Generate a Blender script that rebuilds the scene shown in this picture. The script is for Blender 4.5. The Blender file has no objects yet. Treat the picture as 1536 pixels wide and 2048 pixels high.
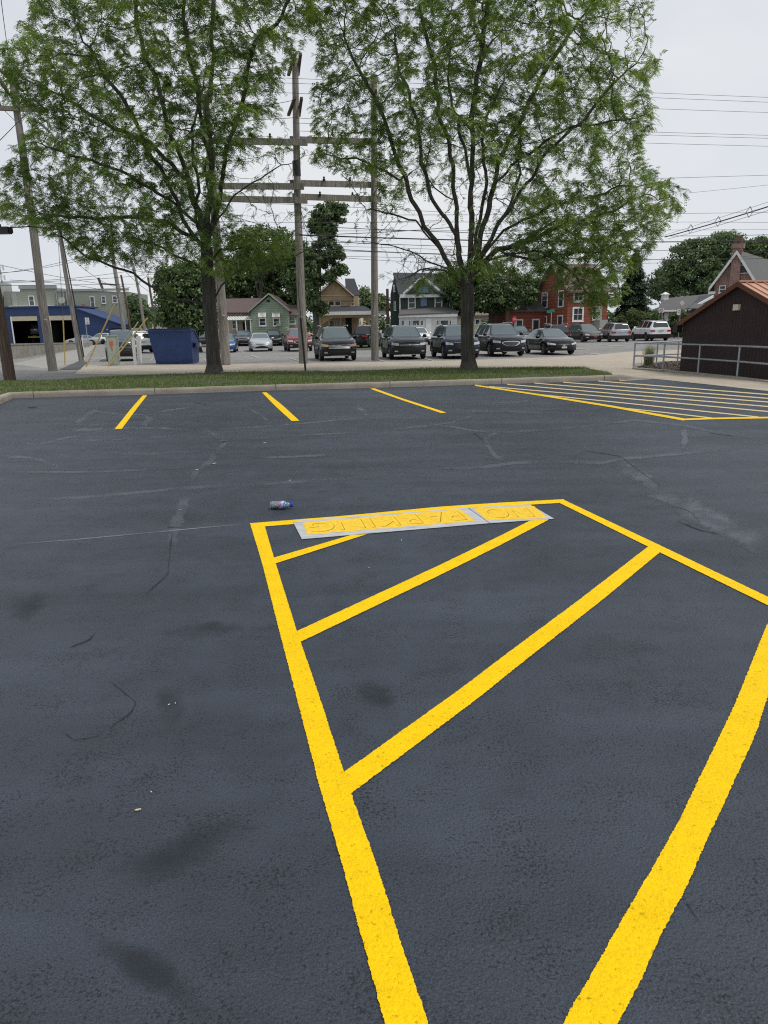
import bpy, bmesh, math, random
import numpy as np
from mathutils import Matrix, Vector
from math import radians as R, sin, cos, pi, tan, atan2, hypot, sqrt

random.seed(7); rng = np.random.default_rng(11)
scn = bpy.context.scene
COL = scn.collection

# ------------------------------------------------------------------ camera
CAM_H, PITCH, ROLL, FPX = 1.6, 14.53, -1.05, 1420.0
camd = bpy.data.cameras.new('camera'); cam = bpy.data.objects.new('camera', camd); COL.objects.link(cam)
camd.sensor_fit = 'VERTICAL'; camd.sensor_height = 36.0; camd.lens = 36.0*FPX/2048
camd.clip_start = .05; camd.clip_end = 3000
CM = Matrix.Translation((0, 0, CAM_H)) @ Matrix.Rotation(R(90-PITCH), 4, 'X') @ Matrix.Rotation(R(ROLL), 4, 'Z')
cam.matrix_world = CM; scn.camera = cam
CR = CM.to_3x3()

# ------------------------------------------------------------------ light
SUN_EL, SUN_AZ = 60, 112          # azimuth clockwise from +Y (the way the camera looks)
world = bpy.data.worlds.new('World'); scn.world = world; world.use_nodes = True
def setup_world():
    nt = world.node_tree; N = nt.nodes; L = nt.links; N.clear()
    out = N.new('ShaderNodeOutputWorld'); bg = N.new('ShaderNodeBackground'); bg2 = N.new('ShaderNodeBackground')
    sky = N.new('ShaderNodeTexSky'); sky.sky_type = 'NISHITA'; sky.sun_disc = False
    sky.sun_elevation = R(SUN_EL); sky.sun_rotation = R(SUN_AZ)
    L.new(sky.outputs[0], bg.inputs[0]); bg.inputs[1].default_value = .1
    tc = N.new('ShaderNodeTexCoord'); mp = N.new('ShaderNodeMapping'); mp.inputs['Scale'].default_value = (1.2, 1.2, 3.2)
    ns = N.new('ShaderNodeTexNoise'); ns.inputs['Scale'].default_value = 1.25; ns.inputs['Detail'].default_value = 5
    ns.inputs['Roughness'].default_value = .5
    L.new(tc.outputs['Generated'], mp.inputs[0]); L.new(mp.outputs[0], ns.inputs['Vector'])
    rp = N.new('ShaderNodeValToRGB'); rp.color_ramp.elements[0].position = .35; rp.color_ramp.elements[1].position = .68
    rp.color_ramp.elements[0].color = (.575, .63, .72, 1); rp.color_ramp.elements[1].color = (.79, .80, .815, 1)
    L.new(ns.outputs[0], rp.inputs[0]); L.new(rp.outputs[0], bg2.inputs[0]); bg2.inputs[1].default_value = .75
    mx = N.new('ShaderNodeMixShader'); mx.inputs[0].default_value = .93
    L.new(bg.outputs[0], mx.inputs[1]); L.new(bg2.outputs[0], mx.inputs[2]); L.new(mx.outputs[0], out.inputs[0])
setup_world()
sund = bpy.data.lights.new('sun', 'SUN'); sund.energy = 1.5; sund.angle = R(14); sund.color = (1, .965, .91)
sun = bpy.data.objects.new('sun', sund); COL.objects.link(sun)
_d = Vector((sin(R(SUN_AZ))*cos(R(SUN_EL)), cos(R(SUN_AZ))*cos(R(SUN_EL)), sin(R(SUN_EL))))
sun.rotation_euler = _d.to_track_quat('Z', 'Y').to_euler(); sun.location = (8, -8, 30)
scn.view_settings.view_transform = 'Standard'; scn.view_settings.look = 'None'
scn.view_settings.exposure = 0.47; scn.view_settings.gamma = 1
scn.cycles.max_bounces = 6; scn.cycles.diffuse_bounces = 3; scn.cycles.glossy_bounces = 3
scn.cycles.transparent_max_bounces = 8; scn.cycles.use_denoising = False; scn.cycles.filter_width = 1.15
scn.cycles.caustics_reflective = False; scn.cycles.caustics_refractive = False

# ------------------------------------------------------------------ where a sight line meets the place
def ray(px, py):
    v = CR @ Vector(((px-768)/FPX, (1024-py)/FPX, -1)); return v.normalized()
def G(px, py, z=0.0):
    v = ray(px, py); t = (z-CAM_H)/v.z; return Vector((v.x*t, v.y*t, z))
def at(px, py, Y):
    v = ray(px, py); t = Y/v.y; return Vector((v.x*t, Y, CAM_H+v.z*t))
def horizon(px): return 656-(px-768)*.0183

# ------------------------------------------------------------------ materials
MATS = {}
def mat(name, col, rough=.7, var=0.0, vscale=6, bump=0.0, bscale=40, metal=0.0, coat=0.0, spec=.5, stretch=None, coords='Object', detail=4):
    if name in MATS: return MATS[name]
    m = bpy.data.materials.new(name); m.use_nodes = True; nt = m.node_tree; N = nt.nodes; L = nt.links
    b = N['Principled BSDF']; b.inputs['Base Color'].default_value = (*col, 1); b.inputs['Roughness'].default_value = rough
    b.inputs['Metallic'].default_value = metal; b.inputs['Coat Weight'].default_value = coat; b.inputs['Coat Roughness'].default_value = .03; b.inputs['Coat IOR'].default_value = 1.38
    b.inputs['Specular IOR Level'].default_value = spec
    if var or bump:
        tc = N.new('ShaderNodeTexCoord'); mp = N.new('ShaderNodeMapping'); L.new(tc.outputs[coords], mp.inputs[0])
        if stretch: mp.inputs['Scale'].default_value = stretch
        if var:
            ns = N.new('ShaderNodeTexNoise'); ns.inputs['Scale'].default_value = vscale; ns.inputs['Detail'].default_value = detail
            L.new(mp.outputs[0], ns.inputs['Vector'])
            rp = N.new('ShaderNodeValToRGB'); rp.color_ramp.elements[0].position = .3; rp.color_ramp.elements[1].position = .7
            rp.color_ramp.elements[0].color = (*[c*(1-var) for c in col], 1)
            rp.color_ramp.elements[1].color = (*[min(1, c*(1+var)) for c in col], 1)
            L.new(ns.outputs[0], rp.inputs[0]); L.new(rp.outputs[0], b.inputs['Base Color'])
        if bump:
            n2 = N.new('ShaderNodeTexNoise'); n2.inputs['Scale'].default_value = bscale; n2.inputs['Detail'].default_value = 3
            L.new(mp.outputs[0], n2.inputs['Vector']); bp = N.new('ShaderNodeBump'); bp.inputs['Strength'].default_value = bump
            bp.inputs['Distance'].default_value = .02; L.new(n2.outputs[0], bp.inputs['Height']); L.new(bp.outputs[0], b.inputs['Normal'])
    MATS[name] = m; return m

def node_mat(name, fn):
    if name in MATS: return MATS[name]
    m = bpy.data.materials.new(name); m.use_nodes = True; nt = m.node_tree
    fn(nt, nt.nodes, nt.links, nt.nodes['Principled BSDF']); MATS[name] = m; return m
def ramp(N, L, src, stops):
    rp = N.new('ShaderNodeValToRGB'); e = rp.color_ramp.elements
    while len(e) < len(stops): e.new(.5)
    for i, (p, c) in enumerate(stops):
        e[i].position = p; e[i].color = (*c, 1) if isinstance(c, tuple) else (c, c, c, 1)
    L.new(src, rp.inputs[0]); return rp.outputs[0]
def mathn(N, L, op, a, b=None, clamp=False):
    n = N.new('ShaderNodeMath'); n.operation = op; n.use_clamp = clamp
    for i, s in enumerate((a, b)):
        if s is None: continue
        if isinstance(s, (int, float)): n.inputs[i].default_value = s
        else: L.new(s, n.inputs[i])
    return n.outputs[0]
def mixc(N, L, f, a, b, mode='MIX'):
    n = N.new('ShaderNodeMix'); n.data_type = 'RGBA'; n.blend_type = mode
    for s, i in ((f, 0), (a, 6), (b, 7)):
        if isinstance(s, (int, float)): n.inputs[i].default_value = s
        elif isinstance(s, tuple): n.inputs[i].default_value = (*s, 1)
        else: L.new(s, n.inputs[i])
    return n.outputs[2]
def noise(N, L, vec, scale, detail=4, rough=.55):
    n = N.new('ShaderNodeTexNoise'); n.inputs['Scale'].default_value = scale; n.inputs['Detail'].default_value = detail
    n.inputs['Roughness'].default_value = rough; L.new(vec, n.inputs['Vector']); return n.outputs[0]

def asphalt_nodes(dark, light, r0, speck=.5, bumpd=.006):
    def fn(nt, N, L, b):
        tc = N.new('ShaderNodeTexCoord'); v = tc.outputs['Object']
        big = noise(N, L, v, .35, 5, .6); mid = noise(N, L, v, 3.0, 5, .65)
        st = N.new('ShaderNodeMapping'); st.inputs['Scale'].default_value = (.25, 1.6, 1); st.inputs['Rotation'].default_value = (0, 0, .12)
        L.new(v, st.inputs[0]); brush = noise(N, L, st.outputs[0], 1.1, 5, .6)
        s = mathn(N, L, 'ADD', mathn(N, L, 'MULTIPLY', big, .4), mathn(N, L, 'MULTIPLY', mid, .25))
        s = mathn(N, L, 'ADD', s, mathn(N, L, 'MULTIPLY', brush, .35))
        c = ramp(N, L, s, [(.40, dark), (.60, light)])
        fine = noise(N, L, v, 190, 4, .75); vo = N.new('ShaderNodeTexVoronoi'); vo.inputs['Scale'].default_value = 95
        L.new(v, vo.inputs['Vector'])
        c = mixc(N, L, speck, c, ramp(N, L, fine, [(.32, .30), (.5, .95), (.70, 1.75)]), 'MULTIPLY')
        # little black pits between the stones
        p1 = noise(N, L, v, 85, 3, .7); p2 = noise(N, L, v, 4, 4, .65)
        pit = mathn(N, L, 'ADD', p1, mathn(N, L, 'MULTIPLY', p2, .45))
        c = mixc(N, L, 1.0, c, ramp(N, L, pit, [(.57, .26), (.665, 1.0)]), 'MULTIPLY')
        # hairline cracks, in patches
        w1 = noise(N, L, v, 6.5, 4, .7); w2 = noise(N, L, v, 1.1, 3, .6)
        ln = ramp(N, L, mathn(N, L, 'ABSOLUTE', mathn(N, L, 'SUBTRACT', w1, .5)), [(.003, 1.0), (.010, 0.0)])
        ln = mathn(N, L, 'MULTIPLY', ln, ramp(N, L, w2, [(.52, 0.0), (.62, 1.0)]))
        c = mixc(N, L, mathn(N, L, 'MULTIPLY', ln, .75), c, tuple(x*.18 for x in dark))
        L.new(c, b.inputs['Base Color']); b.inputs['Specular IOR Level'].default_value = .42
        L.new(ramp(N, L, mid, [(.3, r0-.08), (.7, r0+.1)]), b.inputs['Roughness'])
        h = mathn(N, L, 'ADD', mathn(N, L, 'MULTIPLY', fine, .5), mathn(N, L, 'MULTIPLY', vo.outputs['Distance'], .8))
        h = mathn(N, L, 'ADD', h, mathn(N, L, 'MULTIPLY', p1, .9))
        bp = N.new('ShaderNodeBump'); bp.inputs['Strength'].default_value = .9; bp.inputs['Distance'].default_value = bumpd
        L.new(h, bp.inputs['Height'])
        b2 = N.new('ShaderNodeBump'); b2.inputs['Strength'].default_value = .4; b2.inputs['Distance'].default_value = .03
        L.new(noise(N, L, v, 2.2, 4, .6), b2.inputs['Height']); L.new(bp.outputs[0], b2.inputs['Normal']); L.new(b2.outputs[0], b.inputs['Normal'])
    return fn
M_ASPH = node_mat('sealed_asphalt', asphalt_nodes((.0245, .0315, .043), (.050, .0625, .083), .56, .95, .0032))
M_OLD = node_mat('old_asphalt', asphalt_nodes((.20, .195, .183), (.31, .30, .283), .85, .6, .004))

def concrete_nodes(c0, c1, joints=None):
    def fn(nt, N, L, b):
        tc = N.new('ShaderNodeTexCoord'); v = tc.outputs['Object']
        c = ramp(N, L, noise(N, L, v, 1.3, 6, .65), [(.3, c0), (.7, c1)])
        c = mixc(N, L, .5, c, ramp(N, L, noise(N, L, v, 30, 4, .7), [(.3, .6), (.7, 1.25)]), 'MULTIPLY')
        c = mixc(N, L, .8, c, ramp(N, L, noise(N, L, v, 5, 5, .8), [(.28, .55), (.42, 1.0)]), 'MULTIPLY')
        L.new(c, b.inputs['Base Color']); b.inputs['Roughness'].default_value = .85
        bp = N.new('ShaderNodeBump'); bp.inputs['Strength'].default_value = .5; bp.inputs['Distance'].default_value = .008
        L.new(noise(N, L, v, 40, 4, .7), bp.inputs['Height']); L.new(bp.outputs[0], b.inputs['Normal'])
    return fn
M_CONC = node_mat('tan_concrete', concrete_nodes((.37, .318, .25), (.48, .42, .335)))
M_CURB = node_mat('kerb_concrete', concrete_nodes((.25, .22, .175), (.38, .34, .28)))
M_WALLC = node_mat('stained_concrete', concrete_nodes((.19, .18, .15), (.36, .34, .29)))

def paint_nodes(col, worn=0.0, edge=.10, escale=60):
    def fn(nt, N, L, b):
        tc = N.new('ShaderNodeTexCoord'); v = tc.outputs['Object']; uv = tc.outputs['UV']
        c = mixc(N, L, .55, col, ramp(N, L, noise(N, L, v, 90, 4, .7), [(.3, .70), (.5, 1.0), (.7, 1.12)]), 'MULTIPLY')
        p1 = noise(N, L, v, 62, 2, .6)
        c = mixc(N, L, .55, c, ramp(N, L, p1, [(.30, .3), (.36, 1.0)]), 'MULTIPLY')
        c = mixc(N, L, .5, c, ramp(N, L, noise(N, L, v, 7, 4, .6), [(.3, .82), (.7, 1.08)]), 'MULTIPLY')
        L.new(c, b.inputs['Base Color']); b.inputs['Roughness'].default_value = .6; b.inputs['Specular IOR Level'].default_value = .14
        bp = N.new('ShaderNodeBump'); bp.inputs['Strength'].default_value = .8; bp.inputs['Distance'].default_value = .006
        h = mathn(N, L, 'ADD', noise(N, L, v, 150, 3, .7), p1)
        L.new(h, bp.inputs['Height']); L.new(bp.outputs[0], b.inputs['Normal'])
        sep = N.new('ShaderNodeSeparateXYZ'); L.new(uv, sep.inputs[0])      # y of the uv: 0..1 across the line
        d = mathn(N, L, 'ABSOLUTE', mathn(N, L, 'SUBTRACT', sep.outputs[1], .5))
        n = noise(N, L, v, escale, 4, .75)
        e = mathn(N, L, 'ADD', d, mathn(N, L, 'MULTIPLY', mathn(N, L, 'SUBTRACT', n, .5), edge*2.4))
        a = mathn(N, L, 'LESS_THAN', e, .5-edge*.5)
        if worn:
            w = mathn(N, L, 'GREATER_THAN', noise(N, L, v, 45, 4, .75), .30+worn*.2); a = mathn(N, L, 'MULTIPLY', a, w)
        L.new(a, b.inputs['Alpha'])
    return fn
M_YEL = node_mat('yellow_road_paint', paint_nodes((.95, .60, .001), 0, .06, 55))
M_YELF = node_mat('yellow_road_paint_far', paint_nodes((.86, .56, .02), 0, .02, 20))
M_YELO = node_mat('pale_yellow_road_paint', paint_nodes((.66, .54, .30), 0, .03, 20))
M_WHT = node_mat('faded_white_paint', paint_nodes((.42, .41, .37), .25, .10, 20))
def band_nodes(col, amax, rough, esc=7, blob=False):
    def fn(nt, N, L, b):
        tc = N.new('ShaderNodeTexCoord'); v = tc.outputs['Object']
        c = mixc(N, L, .5, col, ramp(N, L, noise(N, L, v, 60, 4, .7), [(.3, .6), (.7, 1.3)]), 'MULTIPLY')
        L.new(c, b.inputs['Base Color']); b.inputs['Roughness'].default_value = rough; b.inputs['Specular IOR Level'].default_value = .5
        sep = N.new('ShaderNodeSeparateXYZ'); L.new(tc.outputs['UV'], sep.inputs[0])
        d = mathn(N, L, 'ABSOLUTE', mathn(N, L, 'SUBTRACT', sep.outputs[1], .5))
        e = mathn(N, L, 'ADD', d, mathn(N, L, 'MULTIPLY', mathn(N, L, 'SUBTRACT', noise(N, L, v, esc, 5, .7), .5), .55))
        dx = mathn(N, L, 'MULTIPLY', mathn(N, L, 'ABSOLUTE', mathn(N, L, 'SUBTRACT', sep.outputs[0], .5)), 1.0)
        e = mathn(N, L, 'MAXIMUM', e, mathn(N, L, 'SUBTRACT', dx, .08))
        if blob:
            rr = mathn(N, L, 'SQRT', mathn(N, L, 'ADD', mathn(N, L, 'MULTIPLY', d, d), mathn(N, L, 'MULTIPLY', dx, dx)))
            e = mathn(N, L, 'ADD', rr, mathn(N, L, 'MULTIPLY', mathn(N, L, 'SUBTRACT', noise(N, L, v, esc, 5, .7), .5), .8))
        a = ramp(N, L, e, [(.12 if blob else .22, amax), (.42, 0.0)])
        br = ramp(N, L, noise(N, L, v, 1.7, 4, .6), [(.32, .25), (.55, 1.0)])
        L.new(mathn(N, L, 'MULTIPLY', a, br), b.inputs['Alpha'])
        bp = N.new('ShaderNodeBump'); bp.inputs['Strength'].default_value = .4; bp.inputs['Distance'].default_value = .004
        L.new(noise(N, L, v, 90, 3, .6), bp.inputs['Height']); L.new(bp.outputs[0], b.inputs['Normal'])
    return fn
M_BAND = node_mat('crack_filler', band_nodes((.084, .100, .121), .82, .48))
M_CHALK = node_mat('chalk_line', band_nodes((.22, .24, .26), .8, .8, 30))
M_CRACK = node_mat('open_crack', band_nodes((.010, .012, .014), .75, .9, 25))
M_STAIN = node_mat('oily_stain', band_nodes((.014, .017, .021), .42, .75, 3.5, True))

def siding_nodes(col, pitch=.2, dark=.55, var=.12, axis='Z', brick=False, coln=None):
    def fn(nt, N, L, b):
        tc = N.new('ShaderNodeTexCoord'); v = tc.outputs['Object']
        if brick:
            mp = N.new('ShaderNodeMapping'); mp.inputs['Rotation'].default_value = (R(90), 0, 0); L.new(v, mp.inputs[0])
            br = N.new('ShaderNodeTexBrick'); br.inputs['Scale'].default_value = 1; br.inputs['Brick Width'].default_value = pitch*2.6
            br.inputs['Row Height'].default_value = pitch; br.inputs['Mortar Size'].default_value = pitch*.11
            br.inputs['Color1'].default_value = (*[c*1.15 for c in col], 1); br.inputs['Color2'].default_value = (*[c*.75 for c in col], 1)
            br.inputs['Mortar'].default_value = (*(coln or (.4, .37, .33)), 1)
            L.new(mp.outputs[0], br.inputs['Vector']); c = br.outputs['Color']
        else:
            sep = N.new('ShaderNodeSeparateXYZ'); L.new(v, sep.inputs[0])
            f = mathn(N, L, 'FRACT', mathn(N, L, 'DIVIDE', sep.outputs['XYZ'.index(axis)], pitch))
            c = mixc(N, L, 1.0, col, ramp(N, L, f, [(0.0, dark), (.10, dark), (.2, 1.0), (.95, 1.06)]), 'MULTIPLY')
        c = mixc(N, L, 1.0, c, ramp(N, L, noise(N, L, v, 1.8, 5, .65), [(.3, 1-var), (.7, 1+var)]), 'MULTIPLY')
        L.new(c, b.inputs['Base Color']); b.inputs['Roughness'].default_value = .75
    return fn
def shingle_nodes(col):
    def fn(nt, N, L, b):
        tc = N.new('ShaderNodeTexCoord'); v = tc.outputs['Object']
        c = mixc(N, L, 1.0, col, ramp(N, L, noise(N, L, v, 9, 4, .7), [(.3, .72), (.7, 1.25)]), 'MULTIPLY')
        sep = N.new('ShaderNodeSeparateXYZ'); L.new(v, sep.inputs[0])
        f = mathn(N, L, 'FRACT', mathn(N, L, 'DIVIDE', sep.outputs[2], .14))
        c = mixc(N, L, 1.0, c, ramp(N, L, f, [(0, .7), (.2, 1.0)]), 'MULTIPLY')
        L.new(c, b.inputs['Base Color']); b.inputs['Roughness'].default_value = .9
    return fn
def wood_nodes(col, col2):
    def fn(nt, N, L, b):
        tc = N.new('ShaderNodeTexCoord'); mp = N.new('ShaderNodeMapping'); mp.inputs['Scale'].default_value = (14, 14, .7); L.new(tc.outputs['Object'], mp.inputs[0])
        n = noise(N, L, mp.outputs[0], 1.6, 6, .7)
        c = ramp(N, L, n, [(.30, tuple(x*.35 for x in col)), (.45, col), (.7, col2)])
        c = mixc(N, L, .7, c, ramp(N, L, noise(N, L, tc.outputs['Object'], .8, 4, .6), [(.3, .7), (.7, 1.2)]), 'MULTIPLY')
        L.new(c, b.inputs['Base Color']); b.inputs['Roughness'].default_value = .9
        bp = N.new('ShaderNodeBump'); bp.inputs['Strength'].default_value = .7; bp.inputs['Distance'].default_value = .02
        L.new(n, bp.inputs['Height']); L.new(bp.outputs[0], b.inputs['Normal'])
    return fn
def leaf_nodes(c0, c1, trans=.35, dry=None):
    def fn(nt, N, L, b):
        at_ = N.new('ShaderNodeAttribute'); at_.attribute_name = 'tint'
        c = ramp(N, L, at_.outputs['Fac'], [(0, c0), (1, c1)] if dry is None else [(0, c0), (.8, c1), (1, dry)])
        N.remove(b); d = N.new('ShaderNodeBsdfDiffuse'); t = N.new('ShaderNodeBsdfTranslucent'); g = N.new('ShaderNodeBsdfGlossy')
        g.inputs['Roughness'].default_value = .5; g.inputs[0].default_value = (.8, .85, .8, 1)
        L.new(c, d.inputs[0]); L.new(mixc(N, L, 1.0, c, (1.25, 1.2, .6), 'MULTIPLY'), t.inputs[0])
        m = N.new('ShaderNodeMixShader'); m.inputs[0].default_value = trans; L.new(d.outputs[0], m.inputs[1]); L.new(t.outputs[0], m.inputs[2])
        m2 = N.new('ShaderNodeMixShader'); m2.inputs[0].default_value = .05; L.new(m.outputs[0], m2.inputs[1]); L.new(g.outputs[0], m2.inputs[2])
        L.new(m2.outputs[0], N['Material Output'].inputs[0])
    return fn
M_BARK = node_mat('grey_bark', wood_nodes((.055, .050, .042), (.12, .108, .092)))
M_POLE = node_mat('weathered_pole_wood', wood_nodes((.20, .182, .16), (.38, .355, .32)))
M_POLEB = node_mat('brown_pole_wood', wood_nodes((.085, .058, .040), (.20, .145, .105)))
M_BLACK = mat('black_plastic', (.012, .012, .013), .5)
M_GLASS = mat('window_glass', (.035, .045, .05), .08, spec=.9)
M_CGLASS = mat('car_glass', (.085, .12, .13), .04, spec=1.0)
M_CGLASSD = mat('tinted_car_glass', (.025, .032, .036), .06, spec=.8)
M_WHITE = mat('white_trim', (.72, .72, .69), .55, .08, 3)
M_CREAM = mat('cream_trim', (.55, .47, .33), .6, .1, 3)
M_GALV = mat('galvanised_steel', (.36, .39, .43), .42, .15, 9, metal=.55)
M_STEEL = mat('bright_steel', (.62, .63, .64), .25, metal=1.0)
M_CHROME = mat('chrome', (.75, .76, .78), .12, metal=1.0)
M_RUBBER = mat('tyre_rubber', (.017, .017, .018), .85)
M_WIRE = mat('wire_black', (.02, .02, .022), .7)

# ------------------------------------------------------------------ meshes and objects
def tag(o, label=None, cat=None, group=None, kind=None):
    if label: o['label'] = label
    if cat: o['category'] = cat
    if group: o['group'] = group
    if kind: o['kind'] = kind
    return o
def empty(name, loc=(0, 0, 0), rz=0.0, label=None, cat=None, group=None):
    o = bpy.data.objects.new(name, None); COL.objects.link(o); o.location = loc; o.rotation_euler = (0, 0, rz); o.empty_display_size = .3
    return tag(o, label, cat, group)
def frame_of(d):
    d = d.normalized(); a = Vector((0, 0, 1)) if abs(d.z) < .95 else Vector((1, 0, 0))
    u = d.cross(a).normalized(); return u, d.cross(u).normalized()
class MB:
    def __init__(s): s.v = []; s.f = []; s.uv = None
    def add(s, vs, fs):
        n = len(s.v); s.v += [tuple(p) for p in vs]; s.f += [tuple(i+n for i in f) for f in fs]; return s
    def box(s, a, b):
        (x0, y0, z0), (x1, y1, z1) = a, b
        x0, x1 = min(x0, x1), max(x0, x1); y0, y1 = min(y0, y1), max(y0, y1); z0, z1 = min(z0, z1), max(z0, z1)
        return s.add([(x0, y0, z0), (x1, y0, z0), (x1, y1, z0), (x0, y1, z0), (x0, y0, z1), (x1, y0, z1), (x1, y1, z1), (x0, y1, z1)],
                     [(3, 2, 1, 0), (4, 5, 6, 7), (0, 1, 5, 4), (1, 2, 6, 5), (2, 3, 7, 6), (3, 0, 4, 7)])
    def bar(s, p, q, w, h=None):
        p, q = Vector(p), Vector(q); u, v = frame_of(q-p); h = h or w; u = u*w/2; v = v*h/2
        return s.add([p-u-v, p+u-v, p+u+v, p-u+v, q-u-v, q+u-v, q+u+v, q-u+v], [(0, 1, 2, 3), (7, 6, 5, 4), (0, 4, 5, 1), (1, 5, 6, 2), (2, 6, 7, 3), (3, 7, 4, 0)])
    def tube(s, pts, r, n=8, cap=True):
        pts = [Vector(p) for p in pts]; rs = r if isinstance(r, (list, tuple)) else [r]*len(pts); k = len(pts)
        vs = []; pu = None
        for i, p in enumerate(pts):
            d = pts[min(i+1, k-1)]-pts[max(i-1, 0)]; d.normalize()
            if pu is None: u, v = frame_of(d)
            else:
                u = (pu-d*pu.dot(d)).normalized(); v = d.cross(u).normalized()
            pu = u
            for j in range(n):
                a = 2*pi*j/n; vs.append(p+(u*cos(a)+v*sin(a))*rs[i])
        fs = [(i*n+j, i*n+(j+1) % n, (i+1)*n+(j+1) % n, (i+1)*n+j) for i in range(k-1) for j in range(n)]
        if cap: fs += [tuple(range(n))[::-1], tuple((k-1)*n+j for j in range(n))]
        return s.add(vs, fs)
    def poly(s, pts, off):          # polygon of 3-D points given a thickness along off
        pts = [Vector(p) for p in pts]; off = Vector(off); n = len(pts)
        return s.add(pts+[p+off for p in pts], [tuple(range(n)), tuple(range(2*n-1, n-1, -1))]+[(i, i+n, (i+1) % n+n, (i+1) % n) for i in range(n)])
    def sheet(s, pts): return s.add(pts, [tuple(range(len(pts)))])
    def lathe(s, prof, n, M=None):  # prof: (r, z) pairs about z
        M = M or Matrix(); k = len(prof)
        vs = [M @ Vector((r*cos(2*pi*j/n), r*sin(2*pi*j/n), z)) for r, z in prof for j in range(n)]
        fs = [(i*n+j, i*n+(j+1) % n, (i+1)*n+(j+1) % n, (i+1)*n+j) for i in range(k-1) for j in range(n)]
        fs += [tuple(range(n))[::-1], tuple((k-1)*n+j for j in range(n))]
        return s.add(vs, fs)
    def build(s, name, m, parent=None, smooth=False, sharp=35, fixn=True):
        me = bpy.data.meshes.new(name); me.from_pydata(s.v, [], s.f)
        if fixn and len(s.f) < 60000:
            bm = bmesh.new(); bm.from_mesh(me); bmesh.ops.recalc_face_normals(bm, faces=bm.faces); bm.to_mesh(me); bm.free()
        if smooth:
            me.polygons.foreach_set('use_smooth', [True]*len(me.polygons))
            try: me.set_sharp_from_angle(angle=R(sharp))
            except Exception: pass
        me.materials.append(m); me.update()
        o = bpy.data.objects.new(name, me); COL.objects.link(o)
        if parent: o.parent = parent
        return o
def np_mesh(name, V, F, m, parent=None, tint=None, smooth=False):
    """V (n,3), F (k,c) arrays: c corners each"""
    me = bpy.data.meshes.new(name); me.vertices.add(len(V)); me.vertices.foreach_set('co', np.asarray(V, dtype=np.float32).ravel())
    k, c = F.shape; me.loops.add(k*c); me.loops.foreach_set('vertex_index', F.astype(np.int32).ravel())
    me.polygons.add(k); me.polygons.foreach_set('loop_start', np.arange(0, k*c, c, dtype=np.int32))
    if smooth: me.polygons.foreach_set('use_smooth', np.ones(k, dtype=bool))
    if tint is not None:
        a = me.attributes.new('tint', 'FLOAT', 'POINT'); a.data.foreach_set('value', np.asarray(tint, dtype=np.float32))
    me.update(calc_edges=True); me.materials.append(m)
    o = bpy.data.objects.new(name, me); COL.objects.link(o)
    if parent: o.parent = parent
    return o
def origin_to(o, loc):               # move a world-space mesh's origin to loc
    o.data.transform(Matrix.Translation(-Vector(loc))); o.location = loc; return o
def ground_poly(name, pix, m, z=0.0, kind='structure', label=None, cat=None, group=None, parent=None):
    P = [G(x, y, z) for x, y in pix]; o = MB().sheet(P).build(name, m, parent)
    me = o.data
    if me.polygons[0].normal.z < 0: me.flip_normals()
    return tag(o, label, cat, group, kind)
def strip(A, B, z, name, m, parent=None):
    """a painted strip between two pixel polylines A and B (same length); uv.y runs 0..1 across"""
    n = len(A); vs = [G(x, y, z) for x, y in A]+[G(x, y, z) for x, y in B]
    fs = [(i, i+1, n+i+1, n+i) for i in range(n-1)]
    me = bpy.data.meshes.new(name); me.from_pydata([tuple(v) for v in vs], [], fs); uvl = me.uv_layers.new(name='uv')
    for p in me.polygons:
        for li in p.loop_indices:
            vi = me.loops[li].vertex_index; uvl.data[li].uv = ((vi % n)/(n-1), 0.0 if vi < n else 1.0)
    if me.polygons[0].normal.z < 0: me.flip_normals()
    me.materials.append(m); o = bpy.data.objects.new(name, me); COL.objects.link(o)
    if parent: o.parent = parent
    return o
def resample(P, n):
    P = [Vector((x, y)) for x, y in P]; d = [0]
    for a, b in zip(P, P[1:]): d.append(d[-1]+(b-a).length)
    out = []
    for i in range(n):
        t = d[-1]*i/(n-1); j = 0
        while j < len(P)-2 and d[j+1] < t: j += 1
        f = (t-d[j])/max(1e-6, d[j+1]-d[j]); out.append(tuple(P[j].lerp(P[j+1], min(1, f))))
    return out
def ribbon(P, w, z, name, m, parent=None, w2=None, jit=0.0):
    n = max(4, int(sum(hypot(b[0]-a[0], b[1]-a[1]) for a, b in zip(P, P[1:]))/8)); Q = resample(P, n); A = []; B = []; w2 = w2 or w
    for i, (x, y) in enumerate(Q):
        a = Q[max(0, i-1)]; b = Q[min(n-1, i+1)]; dx, dy = b[0]-a[0], b[1]-a[1]; l = hypot(dx, dy) or 1
        ww = (w+(w2-w)*i/(n-1))/2*(1+random.uniform(-jit, jit)); x += random.uniform(-1, 1)*jit*2
        A.append((x-dy/l*ww, y+dx/l*ww)); B.append((x+dy/l*ww, y-dx/l*ww))
    return strip(A, B, z, name, m, parent)
def text_mesh(s, size=1.0):
    cu = bpy.data.curves.new('t', 'FONT'); cu.body = s; cu.size = size; cu.align_x = 'CENTER'; cu.align_y = 'CENTER'
    o = bpy.data.objects.new('t', cu); COL.objects.link(o); bpy.context.view_layer.update()
    me = bpy.data.meshes.new_from_object(o.evaluated_get(bpy.context.evaluated_depsgraph_get()))
    bpy.data.objects.remove(o); return me
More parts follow.
